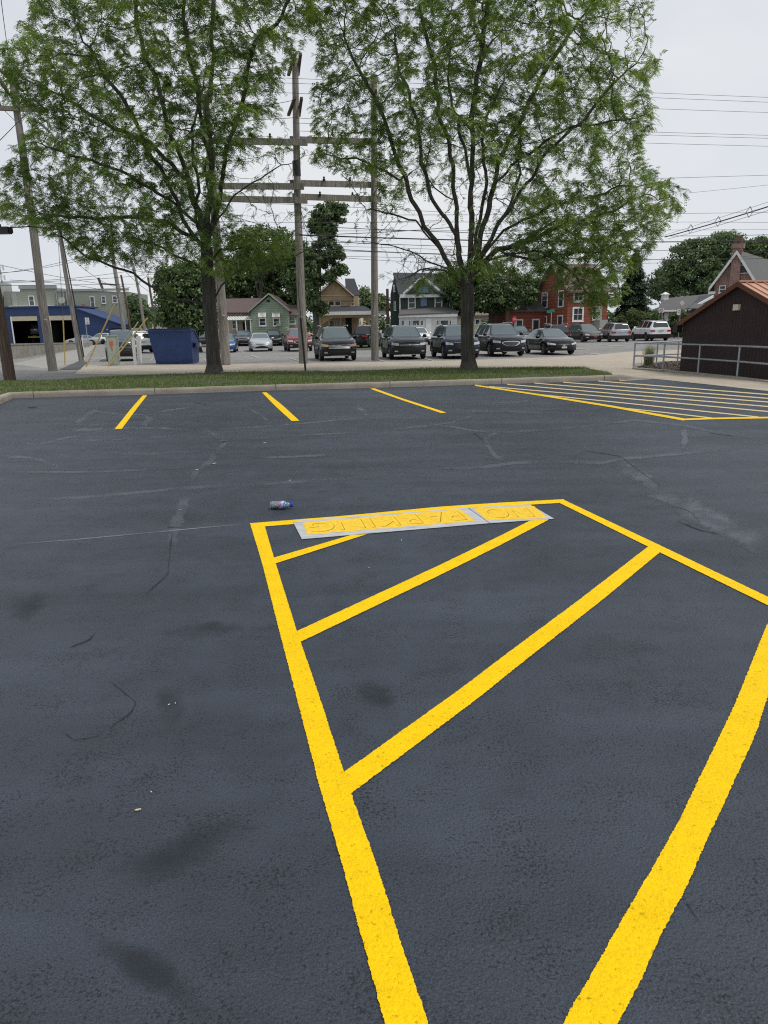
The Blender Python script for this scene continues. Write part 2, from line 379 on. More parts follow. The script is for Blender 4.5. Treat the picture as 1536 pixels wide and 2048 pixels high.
def text_part(s, name, m, parent, loc, w, h, rx=90, rz=0, bold=0):
    me = text_mesh(s); xs = [v.co.x for v in me.vertices]; ys = [v.co.y for v in me.vertices]
    cx, cy = (max(xs)+min(xs))/2, (max(ys)+min(ys))/2; sx, sy = w/(max(xs)-min(xs)), h/(max(ys)-min(ys))
    me.transform(Matrix.Translation(loc) @ Matrix.Rotation(R(rz), 4, 'Z') @ Matrix.Rotation(R(rx), 4, 'X') @ Matrix.Diagonal((sx, sy, 1, 1)) @ Matrix.Translation((-cx, -cy, 0)))
    me.materials.clear(); me.materials.append(m); me.name = name
    o = bpy.data.objects.new(name, me); COL.objects.link(o); o.parent = parent; return o

# ================================================================== GROUND
def sheet_xy(name, P, z, m, kind='structure', label=None):
    o = MB().sheet([(x, y, z) for x, y in P]).build(name, m)
    if o.data.polygons[0].normal.z < 0: o.data.flip_normals()
    return tag(o, label, None, None, kind)
sheet_xy('ground', [(-1500, -60), (1500, -60), (1500, 2500), (-1500, 2500)], -.03, M_OLD)
KERB = [(-90, 852), (0, 809), (26, 797), (150, 793), (290, 789.5), (410, 785.5), (530, 781.5), (640, 778.5), (740, 776), (840, 773), (930, 770.3), (1040, 767), (1150, 763.5), (1228, 760.8), (1283, 759.3), (1310, 758.2)]
KW = [G(x, y, 0) for x, y in KERB]
RIGHT_EDGE = [G(x, y, 0) for x, y in [(1312, 757.8), (1428, 770), (1536, 782), (1680, 798)]]
lot = [(p.x, p.y) for p in KW+RIGHT_EDGE]
sheet_xy('parking_lot', [(-14, -8)]+[(-14, KW[0].y)]+lot+[(16, -8)], 0.0, M_ASPH)
# kerb: a real step 0.15 m high, in cast lengths with joints
def offset_line(P, d):
    out = []
    for i, p in enumerate(P):
        a = P[max(0, i-1)]; b = P[min(len(P)-1, i+1)]; t = (b-a); n = Vector((-t.y, t.x, 0)).normalized(); out.append(p+n*d)
    return out
def kerb_pieces():
    mb = MB(); dense = []
    for a, b in zip(KW, KW[1:]):
        k = max(1, int((b-a).length/.25))
        for i in range(k): dense.append(a.lerp(b, i/k))
    dense.append(KW[-1]); back = offset_line(dense, .17); n = len(dense); nose = offset_line(dense, .02)
    vs = []
    for i in range(n):
        wob = .006*sin(i*1.7)+.004*sin(i*.61); h = .15+wob*.5
        tail = max(0.0, 1-(n-1-i)/3); h = h*(1-tail)+.02*tail
        f = Vector((0, 0, 0)); p, q, r = dense[i], back[i], nose[i]
        vs += [Vector((p.x, p.y, -.02)), Vector((p.x, p.y+wob*.5, h*.55)), Vector((p.x*.75+r.x*.25, p.y*.75+r.y*.25, h-.018)), Vector((r.x, r.y, h)), Vector((q.x, q.y, h)), Vector((q.x, q.y, -.02))]
    fs = [(i*6+j, i*6+j+1, (i+1)*6+j+1, (i+1)*6+j) for i in range(n-1) for j in range(5)]+[tuple(range((n-1)*6, n*6))]
    mb.add(vs, fs); tag(mb.build('kerb', M_CURB, smooth=True, sharp=40), kind='structure')
    jm = MB(); s = 0
    for i in range(1, n):
        s += (dense[i]-dense[i-1]).length
        if s > 3.02:
            s = 0; t = (dense[i]-dense[i-1]).normalized()*.006; p, q = dense[i], back[i]; nn = (q-p).normalized()
            a = p-nn*.004; h = .154
            jm.add([a-t, a+t, a+t+Vector((0, 0, h)), a-t+Vector((0, 0, h))], [(0, 1, 2, 3)])
            jm.add([a-t+Vector((0, 0, h)), a+t+Vector((0, 0, h)), q+t+Vector((0, 0, h)), q-t+Vector((0, 0, h))], [(0, 1, 2, 3)])
    tag(jm.build('kerb_joint', mat('joint_dark', (.05, .045, .04), .9)), kind='structure')
kerb_pieces()
# the island behind the kerb
ISL_BACK = [(1225, 748.5), (1170, 735), (1000, 736), (830, 737.5), (680, 743), (462, 744.5), (300, 750), (117, 760), (0, 762), (-120, 770)]
isl = [(p.x, p.y) for p in offset_line(KW, .165)[:-2]]+[(G(x, y, .12).x, G(x, y, .12).y) for x, y in ISL_BACK]
def lawn_nodes(nt, N, L, b):
    tc = N.new('ShaderNodeTexCoord'); v = tc.outputs['Object']
    c = ramp(N, L, noise(N, L, v, 1.2, 6, .7), [(.32, (.14, .115, .07)), (.42, (.06, .075, .025)), (.7, (.07, .10, .03))])
    c = mixc(N, L, 1.0, c, ramp(N, L, noise(N, L, v, 40, 3, .7), [(.3, .5), (.7, 1.3)]), 'MULTIPLY')
    L.new(c, b.inputs['Base Color']); b.inputs['Roughness'].default_value = .95
M_LAWN = node_mat('lawn_soil', lawn_nodes)
ic = MB().sheet([(x, y, .125) for x, y in isl]).build('lawn', M_LAWN); tag(ic, kind='structure')
if ic.data.polygons[0].normal.z < 0: ic.data.flip_normals()
# island back edge drops to the alley
bk = [(G(x, y, .12).x, G(x, y, .12).y) for x, y in ISL_BACK]
sk = MB()
for a, b in zip(bk, bk[1:]): sk.add([(a[0], a[1], .125), (b[0], b[1], .125), (b[0]*1.012, b[1]*1.012, -.03), (a[0]*1.012, a[1]*1.012, -.03)], [(0, 1, 2, 3)])
tag(sk.build('lawn_edge', M_LAWN), kind='structure')
def in_poly(X, Y, P):
    P = np.array(P); n = len(P); ins = np.zeros(len(X), bool); j = n-1
    for i in range(n):
        c = ((P[i, 1] > Y) != (P[j, 1] > Y)) & (X < (P[j, 0]-P[i, 0])*(Y-P[i, 1])/(P[j, 1]-P[i, 1]+1e-12)+P[i, 0]); ins ^= c; j = i
    return ins
M_GRASS = node_mat('grass_blade', leaf_nodes((.060, .100, .018), (.17, .225, .055), .25, (.36, .29, .15)))
def blades(name, poly, z, n, h0, h1, w, bald=None):
    P = np.array(poly); x0, y0 = P.min(0); x1, y1 = P.max(0)
    X = rng.uniform(x0, x1, n*3); Y = rng.uniform(y0, y1, n*3); k = in_poly(X, Y, poly)
    X, Y = X[k][:n], Y[k][:n]
    pat = np.sin(X*1.3+2*np.sin(Y*1.1))+np.sin(Y*2.1+X*.7)+.8*np.sin(X*3.7+1.3)*np.sin(Y*4.1)
    keep = rng.random(len(X)) < np.clip(.8+.3*pat, .12, 1)
    for bx, by, br in (bald or []): keep &= (np.hypot(X-bx, Y-by) > br*rng.uniform(.6, 1.3, len(X)))
    X, Y, pat = X[keep], Y[keep], pat[keep]; n = len(X)
    a = rng.uniform(0, 2*pi, n); h = rng.uniform(h0, h1, n)*(1+.25*np.clip(pat, -1, 1)); l = rng.uniform(.2, .9, n)*h; b = rng.uniform(0, 2*pi, n)
    ww = w*rng.uniform(.6, 1.3, n); V = np.zeros((n, 3, 3)); Z = np.full(n, z)
    V[:, 0] = np.stack([X-np.cos(a)*ww, Y-np.sin(a)*ww, Z], 1); V[:, 1] = np.stack([X+np.cos(a)*ww, Y+np.sin(a)*ww, Z], 1)
    V[:, 2] = np.stack([X+np.cos(b)*l, Y+np.sin(b)*l, Z+h], 1)
    t = np.clip(rng.normal(.35+.13*pat, .2, n), 0, .8); dr = np.sin(X*.9+1)*np.sin(X*2.3+Y*1.9)+.5*np.sin(Y*3.1+X*5); t = np.where(rng.random(n) < np.clip(.07+.28*(dr-.45), .05, .6), rng.uniform(.85, 1, n), t); t = np.repeat(t, 3)
    o = np_mesh(name, V.reshape(-1, 3), np.arange(n*3).reshape(n, 3), M_GRASS, tint=t); tag(o, kind='stuff'); return o
T1 = G(431, 746, .125); T2 = G(938, 739, .125)
blades('grass', isl, .12, 90000, .035, .085, .006, [(T1.x, T1.y, .42), (T2.x, T2.y, .42), (T1.x+.7, T1.y-.25, .3), (T2.x+1.0, T2.y+.1, .3), (KW[2].x+1.2, KW[2].y+.55, .4), (KW[11].x+.3, KW[11].y+.45, .5)])
# alley, its concrete strip, pavement round the railing
ground_poly('alley', [(-200, 790), (-200, 732), (20, 727), (160, 722), (470, 727), (860, 722), (1060, 716), (1190, 709), (1275, 701), (1400, 699), (1900, 720), (1900, 800), (1262, 790), (600, 790)], M_OLD, -.022)
ground_poly('concrete_strip', [(150, 748), (165, 731), (460, 727.5), (700, 724.5), (860, 722), (1000, 718), (1120, 713.5), (1190, 709.5), (1262, 703), (1400, 698), (1700, 704), (1700, 720), (1330, 722), (1240, 730), (1180, 742), (900, 748), (500, 752)], M_CONC, -.014)
ground_poly('pavement', [(1240, 762), (1222, 749), (1171, 735), (1215, 726), (1262, 722), (1269, 739), (1330, 744), (1400, 750), (1475, 757.5), (1536, 765.5), (1750, 795), (1750, 815), (1680, 798), (1536, 782), (1428, 770), (1312, 757.8)], M_CONC, .006)
ground_poly('driving_lane', [(22, 728), (100, 738), (165, 722), (190, 692), (262, 684), (190, 683), (152, 699)], node_mat('pale_lane', concrete_nodes((.27, .26, .235), (.36, .345, .31))), -.018)
ground_poly('asphalt_patch', [(118, 739), (160, 739), (176, 724), (158, 722)], node_mat('patch', asphalt_nodes((.07, .07, .075), (.10, .10, .10), .85)), -.010)
ground_poly('street', [(-300, 688), (400, 673), (1000, 662), (1700, 649), (1700, 656), (1375, 668), (1000, 674), (400, 684), (-300, 699)], node_mat('street_asphalt', asphalt_nodes((.13, .13, .13), (.19, .19, .185), .85)), -.020)
M_FARL = node_mat('far_lawn_green', lawn_nodes)
for pp in ([(690, 700), (700, 690), (812, 687), (812, 693), (760, 700)], [(1285, 668), (1360, 668), (1420, 664), (1420, 658), (1285, 660)]):
    ground_poly('far_lawn', pp, M_FARL, -.012)

# ================================================================== PAINTED MARKINGS
def marking(label, cat, px, group=None): 
    p = G(*px); return empty('road_marking', (0, 0, 0), 0, label, cat, group)
hz = marking('large fresh bright yellow hatched box outline in the foreground holding the white stencils', 'road marking', (700, 1300))
def sp(A, B, n, name, z, m=M_YEL, parent=hz): return strip(resample(A, n), resample(B, n), z, name, m, parent)
sp([(499, 1046.4), (522.4, 1122), (562, 1279.5), (588, 1380), (638, 1576), (680.7, 1722), (713, 1846), (767, 2048), (812, 2210)],
   [(529, 1046.4), (549, 1116), (594.6, 1261), (636, 1380), (704, 1587), (759, 1739), (801, 1876), (860, 2048), (915, 2210)], 40, 'border_line', .004)
sp([(499, 1046.2), (690, 1031), (880, 1013), (1000, 1005), (1129, 998)], [(505, 1055), (690, 1040), (880, 1020), (1000, 1013), (1120, 1006)], 30, 'border_line', .0042)
sp([(1125, 998), (1315.8, 1088), (1536, 1193), (1612, 1230)], [(1116, 1004.5), (1295, 1093), (1536, 1211), (1612, 1249)], 24, 'border_line', .0044)
sp([(1557, 1204), (1536, 1239), (1503.7, 1320), (1466.5, 1411), (1408.5, 1531), (1354.7, 1643), (1301, 1738), (1249, 1825), (1181, 1945), (1121, 2048), (1020, 2210)],
   [(1617, 1234), (1570, 1310), (1536, 1396.6), (1512, 1473), (1458, 1589), (1410.6, 1692.5), (1371, 1783.6), (1330, 1858), (1288.5, 1953), (1239, 2048), (1160, 2210)], 44, 'border_line', .004)
sp([(540, 1117), (701, 1070)], [(545, 1129), (734, 1068.5)], 12, 'hatch_line', .0046)
sp([(585, 1266), (594.6, 1261), (880, 1129), (1000, 1071), (1065, 1038)], [(590, 1289), (603.7, 1283), (880, 1150.6), (1000, 1091), (1099, 1039)], 24, 'hatch_line', .0046)
sp([(670, 1554), (687, 1543), (915.5, 1380), (1036, 1289), (1156, 1200), (1295, 1093), (1302, 1088)], [(685, 1599), (704, 1587), (960, 1394.7), (1036, 1333), (1205.7, 1200), (1319, 1106), (1326, 1100)], 36, 'hatch_line', .0046)
for A, B, lab in (([(285, 791), (262, 817), (229, 858)], [(294.5, 790.5), (274, 817), (244, 857.5)], 'leftmost of the three short yellow stall lines below the kerb'),
                  ([(524, 785), (550, 812), (583, 842)], [(533, 784.5), (565, 810), (599, 841)], 'middle one of the three short yellow stall lines below the kerb'),
                  ([(740, 777.5), (800, 799), (882, 826)], [(749, 776.5), (806, 797), (893, 825)], 'third short yellow stall line, nearest the hatched zone on the right')):
    o = strip(resample(A, 14), resample(B, 14), .004, 'stall_line', M_YEL); tag(o, lab, 'road marking', 'yellow stall lines at the kerb')
rz = marking('wide yellow hatched no-parking zone with thin parallel stripes below the right end of the kerb', 'road marking', (1300, 800))
def thin(P, w, w2, z, name, m=M_YELO): return ribbon(P, w, z, name, m, rz, w2)
thin([(950, 770.5), (1068, 788), (1228, 813.5), (1300, 827), (1368, 839)], 2.6, 4.6, .0056, 'border_line', M_YELF)
thin([(1362, 839), (1420, 837), (1536, 835), (1700, 830)], 3.4, 3.4, .0064, 'border_line', M_YELF)
for P in ([(1196.7, 762), (1228, 764.5), (1536, 789), (1660, 800)], [(1126.5, 764.5), (1228, 772), (1536, 796.7), (1660, 808)], [(1068, 766), (1228, 779.5), (1536, 804), (1660, 815)],
          [(1014, 768.5), (1228, 787), (1536, 813), (1660, 824)], [(978, 773), (1228, 794.5), (1536, 823), (1610, 831)], [(1068, 788), (1228, 803.8), (1517, 834)], [(1228, 814), (1330, 825), (1424, 836)]):
    thin(P, 1.7, 2.3, .0044, 'hatch_line')
# fillers, cracks, chalk and stains: thin coats lying on the asphalt
def Z3(P): return [(x/2, y/2+740) for x, y in P]
def Z4(P): return [(x/2+768, y/2+720) for x, y in P]
bands = [(Z3([(0, 322), (160, 295), (300, 265), (400, 245), (470, 232), (640, 232), (740, 240), (820, 250)]), 5), (Z3([(0, 290), (80, 291), (160, 295)]), 3.5), (Z3([(0, 350), (90, 348), (150, 358), (200, 375), (235, 385), (180, 402)]), 6),
  (Z3([(0, 412), (180, 408), (360, 408), (560, 400), (700, 392), (790, 388)]), 4.5), (Z3([(0, 530), (200, 515), (330, 510), (500, 495), (640, 482), (760, 472), (900, 462), (1000, 458), (1150, 450), (1300, 440), (1536, 428)]), 6),
  (Z3([(270, 218), (360, 219), (450, 218)]), 2.5), (Z3([(260, 218), (265, 232), (300, 238), (380, 240), (440, 236)]), 7), (Z3([(290, 215), (340, 190), (360, 175), (400, 150)]), 8), (Z3([(600, 180), (595, 200), (570, 225)]), 13),
  (Z3([(600, 175), (680, 160), (770, 148)]), 2.5), (Z3([(270, 280), (400, 283), (560, 272), (680, 265), (760, 255)]), 3.5), (Z3([(410, 333), (560, 338), (700, 330), (830, 326)]), 3.5), (Z3([(760, 240), (850, 250), (905, 290), (860, 330), (850, 360), (790, 400), (740, 475)]), 11),
  (Z3([(740, 475), (740, 520), (720, 580), (700, 620), (680, 720)]), 22), (Z3([(820, 250), (860, 238), (1000, 230), (1200, 215), (1460, 190), (1536, 198)]), 3), (Z3([(910, 278), (1050, 272), (1200, 262), (1536, 242)]), 3),
  (Z3([(1420, 140), (1455, 165), (1475, 188)]), 9), (Z3([(1020, 350), (1150, 348), (1350, 338)]), 4), (Z3([(990, 150), (1040, 180), (1085, 210)]), 4), (Z3([(300, 155), (500, 180), (760, 176)]), 2),
  (Z4([(0, 240), (150, 252), (280, 268), (370, 285), (520, 288), (700, 275), (850, 262), (1000, 240), (1200, 262), (1330, 290), (1450, 310), (1536, 330)]), 3.6), (Z4([(150, 165), (250, 185), (330, 205), (420, 205), (700, 212), (900, 222)]), 2.5),
  (Z4([(0, 282), (180, 262), (270, 250), (350, 225), (420, 205)]), 2.5), (Z4([(480, 270), (400, 320), (430, 365), (445, 385), (500, 405)]), 8), (Z4([(0, 455), (220, 442), (400, 428), (520, 412), (700, 408), (880, 410), (950, 395), (1100, 382), (1220, 370), (1330, 358), (1450, 348), (1536, 345)]), 6.5),
  (Z4([(1190, 265), (1205, 300), (1200, 340), (1215, 365)]), 14), (Z4([(900, 395), (980, 440), (1050, 480), (1080, 530), (1160, 560), (1230, 600)]), 26), (Z4([(1150, 560), (1250, 610), (1350, 660), (1450, 710), (1536, 760)]), 38), (Z4([(340, 178), (480, 170), (620, 162)]), 2)]
for i, (P, w) in enumerate(bands): tag(ribbon(P, w*1.5, .0015+.00003*i, 'crack_filler', M_BAND, jit=.22), kind='structure')
def Z7(P): return [(x/2.194, y/2.194+1200) for x, y in P]
cracks = [(Z7([(475, 350), (540, 400), (600, 450), (570, 500), (500, 545), (480, 580)]), 4), (Z7([(300, 210), (390, 175), (420, 140)]), 4), ([(345, 1060), (340, 1110), (335, 1150), (300, 1180), (280, 1198)], 3.5), ([(120, 1460), (150, 1480), (205, 1470)], 3),
          (Z4([(215, 441), (290, 437)]), 2.5), (Z4([(355, 290), (385, 312), (400, 330)]), 3), (Z3([(670, 628), (720, 628)]), 3), (Z3([(770, 130), (830, 138)]), 3), (Z3([(105, 150), (150, 150)]), 4), (Z4([(1300, 290), (1345, 298), (1400, 304)]), 3),
          ([(1160, 900), (1195, 905), (1240, 912), (1290, 950), (1330, 975)], 2.2), ([(1350, 1040), (1400, 1060), (1445, 1070)], 3), ([(1340, 1010), (1380, 1022), (1400, 1045)], 2), ([(1370, 1800), (1390, 1830), (1400, 1850)], 3)]
for i, (P, w) in enumerate(cracks): tag(ribbon(P, w*.85, .0030+.00003*i, 'open_crack', M_CRACK, jit=.5), kind='structure')
tag(ribbon([(20, 1089), (150, 1079), (300, 1065), (430, 1053), (499, 1047)], 2.4, .0027, 'chalk_line', M_CHALK, jit=.2), kind='structure')
for i, (P, w) in enumerate([([(310, 1370), (335, 1400), (365, 1445)], 75), ([(180, 1760), (290, 1740), (400, 1690), (520, 1640)], 110), ([(330, 1270), (420, 1255), (500, 1250)], 45), ([(0, 1230), (60, 1215), (110, 1180)], 60), ([(700, 1370), (760, 1390), (800, 1420)], 60), ([(150, 1860), (330, 1960), (420, 2040)], 90)]):
    tag(ribbon(P, w, .0022+.00003*i, 'oily_stain', M_STAIN, jit=.1), kind='structure')
# faded white stall lines of the far lot
for i, (P, w) in enumerate([([(466, 696), (480, 701), (488, 706)], 1.6), ([(502, 710), (520, 717)], 1.8), ([(578, 716), (600, 722)], 1.8), ([(196, 722), (214, 714)], 1.6), ([(300, 722), (306, 716)], 2), ([(740, 716), (776, 724)], 1.6), ([(405, 716), (414, 722)], 2), ([(850, 717), (870, 722)], 1.6),
                             ([(1046, 716), (1075, 718)], 1.6), ([(1170, 706), (1200, 708)], 1.4), ([(1140, 697), (1180, 699)], 1.2), ([(1205, 690), (1250, 692)], 1.2)]):
    tag(ribbon(P, w, -.010, 'faded_line', M_WHT), kind='structure')

# ================================================================== STENCILS, BOTTLE, LITTER
def bil(Q, s, t): 
    a, b, c, d = Q; return (a*(1-s)+b*s)*(1-t)+(d*(1-s)+c*s)*t
def sheet_slab(Q, z0, z1, name, m, parent, edge=0.0, n=24):
    top = []
    for k in range(4):
        A, B = [(0, 0), (1, 0), (1, 1), (0, 1)][k], [(1, 0), (1, 1), (0, 1), (0, 0)][k]
        for i in range(n):
            f = i/n; s = A[0]+(B[0]-A[0])*f; t = A[1]+(B[1]-A[1])*f
            if edge and i and k in (0, 2): t += rng.uniform(-1, 1)*edge
            if edge and i and k in (1, 3): s += rng.uniform(-1, 1)*edge*.3
            p = bil(Q, s, t); top.append(Vector((p.x, p.y, z1)))
    return MB().poly(top, (0, 0, z0-z1)).build(name, m, parent)
def dirty_white(nt, N, L, b):
    v = N.new('ShaderNodeTexCoord').outputs['Object']
    mp = N.new('ShaderNodeMapping'); mp.inputs['Scale'].default_value = (2, 9, 1); L.new(v, mp.inputs[0])
    c = ramp(N, L, noise(N, L, mp.outputs[0], 3, 6, .7), [(.3, (.27, .28, .29)), (.5, (.46, .47, .48)), (.75, (.60, .60, .59))]); L.new(c, b.inputs['Base Color']); b.inputs['Roughness'].default_value = .6
M_STEN = node_mat('dirty_white_plastic', dirty_white)
def overspray(nt, N, L, b):
    v = N.new('ShaderNodeTexCoord').outputs['Object']
    c = ramp(N, L, noise(N, L, v, 26, 5, .7), [(.28, (.72, .44, .01)), (.6, (.90, .58, .02))]); L.new(c, b.inputs['Base Color']); b.inputs['Roughness'].default_value = .55
    a = ramp(N, L, noise(N, L, v, 40, 4, .8), [(.25, 0.4), (.34, 1.0)]); L.new(a, b.inputs['Alpha'])
M_OVER = node_mat('yellow_overspray', overspray)
M_EDGESHADE = mat('stencil_edge_shade', (.20, .13, .015), .9)
def stencil(word, sheet, paint, label):
    S = [G(x, y, 0) for x, y in sheet]; c = (S[0]+S[1]+S[2]+S[3])/4
    e = empty('paint_stencil', (0, 0, 0), 0, label, 'stencil')
    sheet_slab(S, .0050, .0075, 'sheet', M_STEN, e)
    P = [G(x, y, 0) for x, y in paint]; sheet_slab(P, .0078, .0085, 'wet_paint', M_OVER, e, edge=.03, n=50)
    me0 = text_mesh(word); xs = [v.co.x for v in me0.vertices]; ys = [v.co.y for v in me0.vertices]
    a, b_, c_, d_ = min(xs), max(xs), min(ys), max(ys); co = np.array([v.co[:] for v in me0.vertices])
    # dark copy shifted under the yellow letters: painted shade along their cut edges
    for k, (du, dv, z, m, nm) in enumerate(((0, 0, .0089, M_EDGESHADE, 'letter_edge_shade'), (-.0036, -.020, .0093, M_YELP, 'lettering'))):
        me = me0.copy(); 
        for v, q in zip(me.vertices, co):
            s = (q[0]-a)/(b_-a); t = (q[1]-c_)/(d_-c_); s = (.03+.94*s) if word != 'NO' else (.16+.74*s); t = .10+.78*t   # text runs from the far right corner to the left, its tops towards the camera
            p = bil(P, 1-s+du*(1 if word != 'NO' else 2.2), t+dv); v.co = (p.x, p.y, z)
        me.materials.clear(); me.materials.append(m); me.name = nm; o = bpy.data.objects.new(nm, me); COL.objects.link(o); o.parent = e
    bpy.data.meshes.remove(me0)
M_YELP = node_mat('stencil_letter_paint', lambda nt, N, L, b: (L.new(ramp(N, L, noise(N, L, N.new('ShaderNodeTexCoord').outputs['Object'], 26, 5, .7), [(.28, (.74, .45, .01)), (.6, (.90, .58, .02))]), b.inputs['Base Color']), setattr(b.inputs['Roughness'], 'default_value', .55)))
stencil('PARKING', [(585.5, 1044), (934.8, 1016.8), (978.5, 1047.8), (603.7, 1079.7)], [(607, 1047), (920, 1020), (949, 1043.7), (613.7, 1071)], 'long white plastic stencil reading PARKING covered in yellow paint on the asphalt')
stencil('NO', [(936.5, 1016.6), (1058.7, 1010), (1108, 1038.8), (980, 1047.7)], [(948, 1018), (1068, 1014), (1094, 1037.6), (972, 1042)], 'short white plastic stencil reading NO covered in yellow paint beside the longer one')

def bottle():
    A = G(541, 1018); B = G(586, 1017); d = (B-A); Lb = d.length; ang = atan2(d.y, d.x)
    e = empty('plastic_bottle', (A.x, A.y, 0), ang, 'crushed clear plastic bottle with blue label and cap lying on the asphalt', 'bottle')
    def prof(mb, xs, rs, crush=.0, zc=.037):
        vs = []; n = 20
        for x, r in zip(xs, rs):
            for j in range(n):
                a = 2*pi*j/n; rr = r*(1+crush*sin(3*a+x*90)*.5+crush*random.uniform(-.5, .5)); vs.append((x, rr*cos(a)*1.05, zc+rr*sin(a)*.92))
        k = len(xs); mb.add(vs, [(i*n+j, i*n+(j+1) % n, (i+1)*n+(j+1) % n, (i+1)*n+j) for i in range(k-1) for j in range(n)]+[tuple(range(n))[::-1], tuple((k-1)*n+j for j in range(n))]); return mb
    u = Lb/.225
    xs = [i*.007*u for i in range(0, 29)]
    rs = [.024 if i == 0 else (.031+.002*sin(i*2.2) if i < 21 else max(.014, .031-(i-20)*.0022)) for i in range(0, 29)]
    def pet(nt, N, L, b):
        b.inputs['Base Color'].default_value = (.58, .72, .80, 1); b.inputs['Roughness'].default_value = .12; b.inputs['Transmission Weight'].default_value = .72; b.inputs['IOR'].default_value = 1.33
    prof(MB(), xs, [q*1.2 for q in rs], .14).build('bottle_body', node_mat('clear_plastic', pet), e, True, 60)
    prof(MB(), [x*u for x in (.008, .03, .06, .088)], [.025, .030, .030, .024], .1, .030).build('liquid', mat('blue_liquid', (.05, .22, .33), .15), e, True)
    def lab(nt, N, L, b):
        v = N.new('ShaderNodeTexCoord').outputs['Object']; sp_ = N.new('ShaderNodeSeparateXYZ'); L.new(v, sp_.inputs[0])
        f = mathn(N, L, 'DIVIDE', sp_.outputs[0], .225*u)
        c = ramp(N, L, f, [(.40, (.55, .08, .12)), (.50, (.05, .08, .32)), (.56, (.35, .45, .65)), (.60, (.04, .08, .36)), (.72, (.06, .14, .42))])
        c = mixc(N, L, ramp(N, L, noise(N, L, v, 70, 3, .7), [(.5, 0.0), (.6, .8)]), c, (.7, .74, .8)); L.new(c, b.inputs['Base Color']); b.inputs['Roughness'].default_value = .25
    prof(MB(), [x*u for x in (.088, .1, .115, .13, .15, .158)], [.040, .0405, .040, .041, .040, .037], .07).build('label', node_mat('bottle_label', lab), e, True)
    prof(MB(), [x*u for x in (.196, .2, .222, .225)], [.021, .023, .023, .020], 0).build('cap', mat('blue_cap', (.02, .04, .38), .35), e, True)
bottle()
M_LIT = mat('dry_leaf', (.55, .45, .28), .8); M_LITW = mat('white_scrap', (.55, .55, .52), .8)
_k = 0
for px, py, w, m, lab in ((276, 1623, .018, M_LIT, 'tiny tan seed husk lying alone on the lower left asphalt'), (803, 1082, .016, M_LITW, 'white paint chip on the asphalt right below the long stencil'), (738, 1137, .012, M_LITW, 'white chip between the two upper hatch stripes'), (529, 887, .05, M_LITW, 'pale scrap lying far out beyond the bottle'),
                          (394, 941, .05, M_LIT, 'dry scrap on the crack filler left of the bottle'), (428, 928, .05, M_LIT, 'small tan scrap at the dark crack filler patch'), (338, 1412, .010, M_LITW, 'pale speck in the dark stain on the left'), (351, 1409, .008, M_LITW, 'second pale speck in the dark stain on the left'),
                          (303, 1587, .008, M_LITW, 'tiny pale speck just above the tan husk'), (361, 1021, .02, M_LITW, 'pale chip left of the bottle'), (580, 962, .03, M_LITW, 'small white scrap above the bottle')):
    w *= .6; p = G(px, py); a = random.uniform(0, pi); pts = [(cos(t)*w*(1+.3*sin(2*t)), sin(t)*w*.4) for t in [i*pi/4 for i in range(8)]]
    o = MB().poly([(x*cos(a)-y*sin(a), x*sin(a)+y*cos(a), .006+.15*w*(i % 2)) for i, (x, y) in enumerate(pts)], (0, 0, .002)).build('litter_scrap', m); o.location = (p.x, p.y, 0)
    tag(o, lab, 'litter', 'scraps on the asphalt')

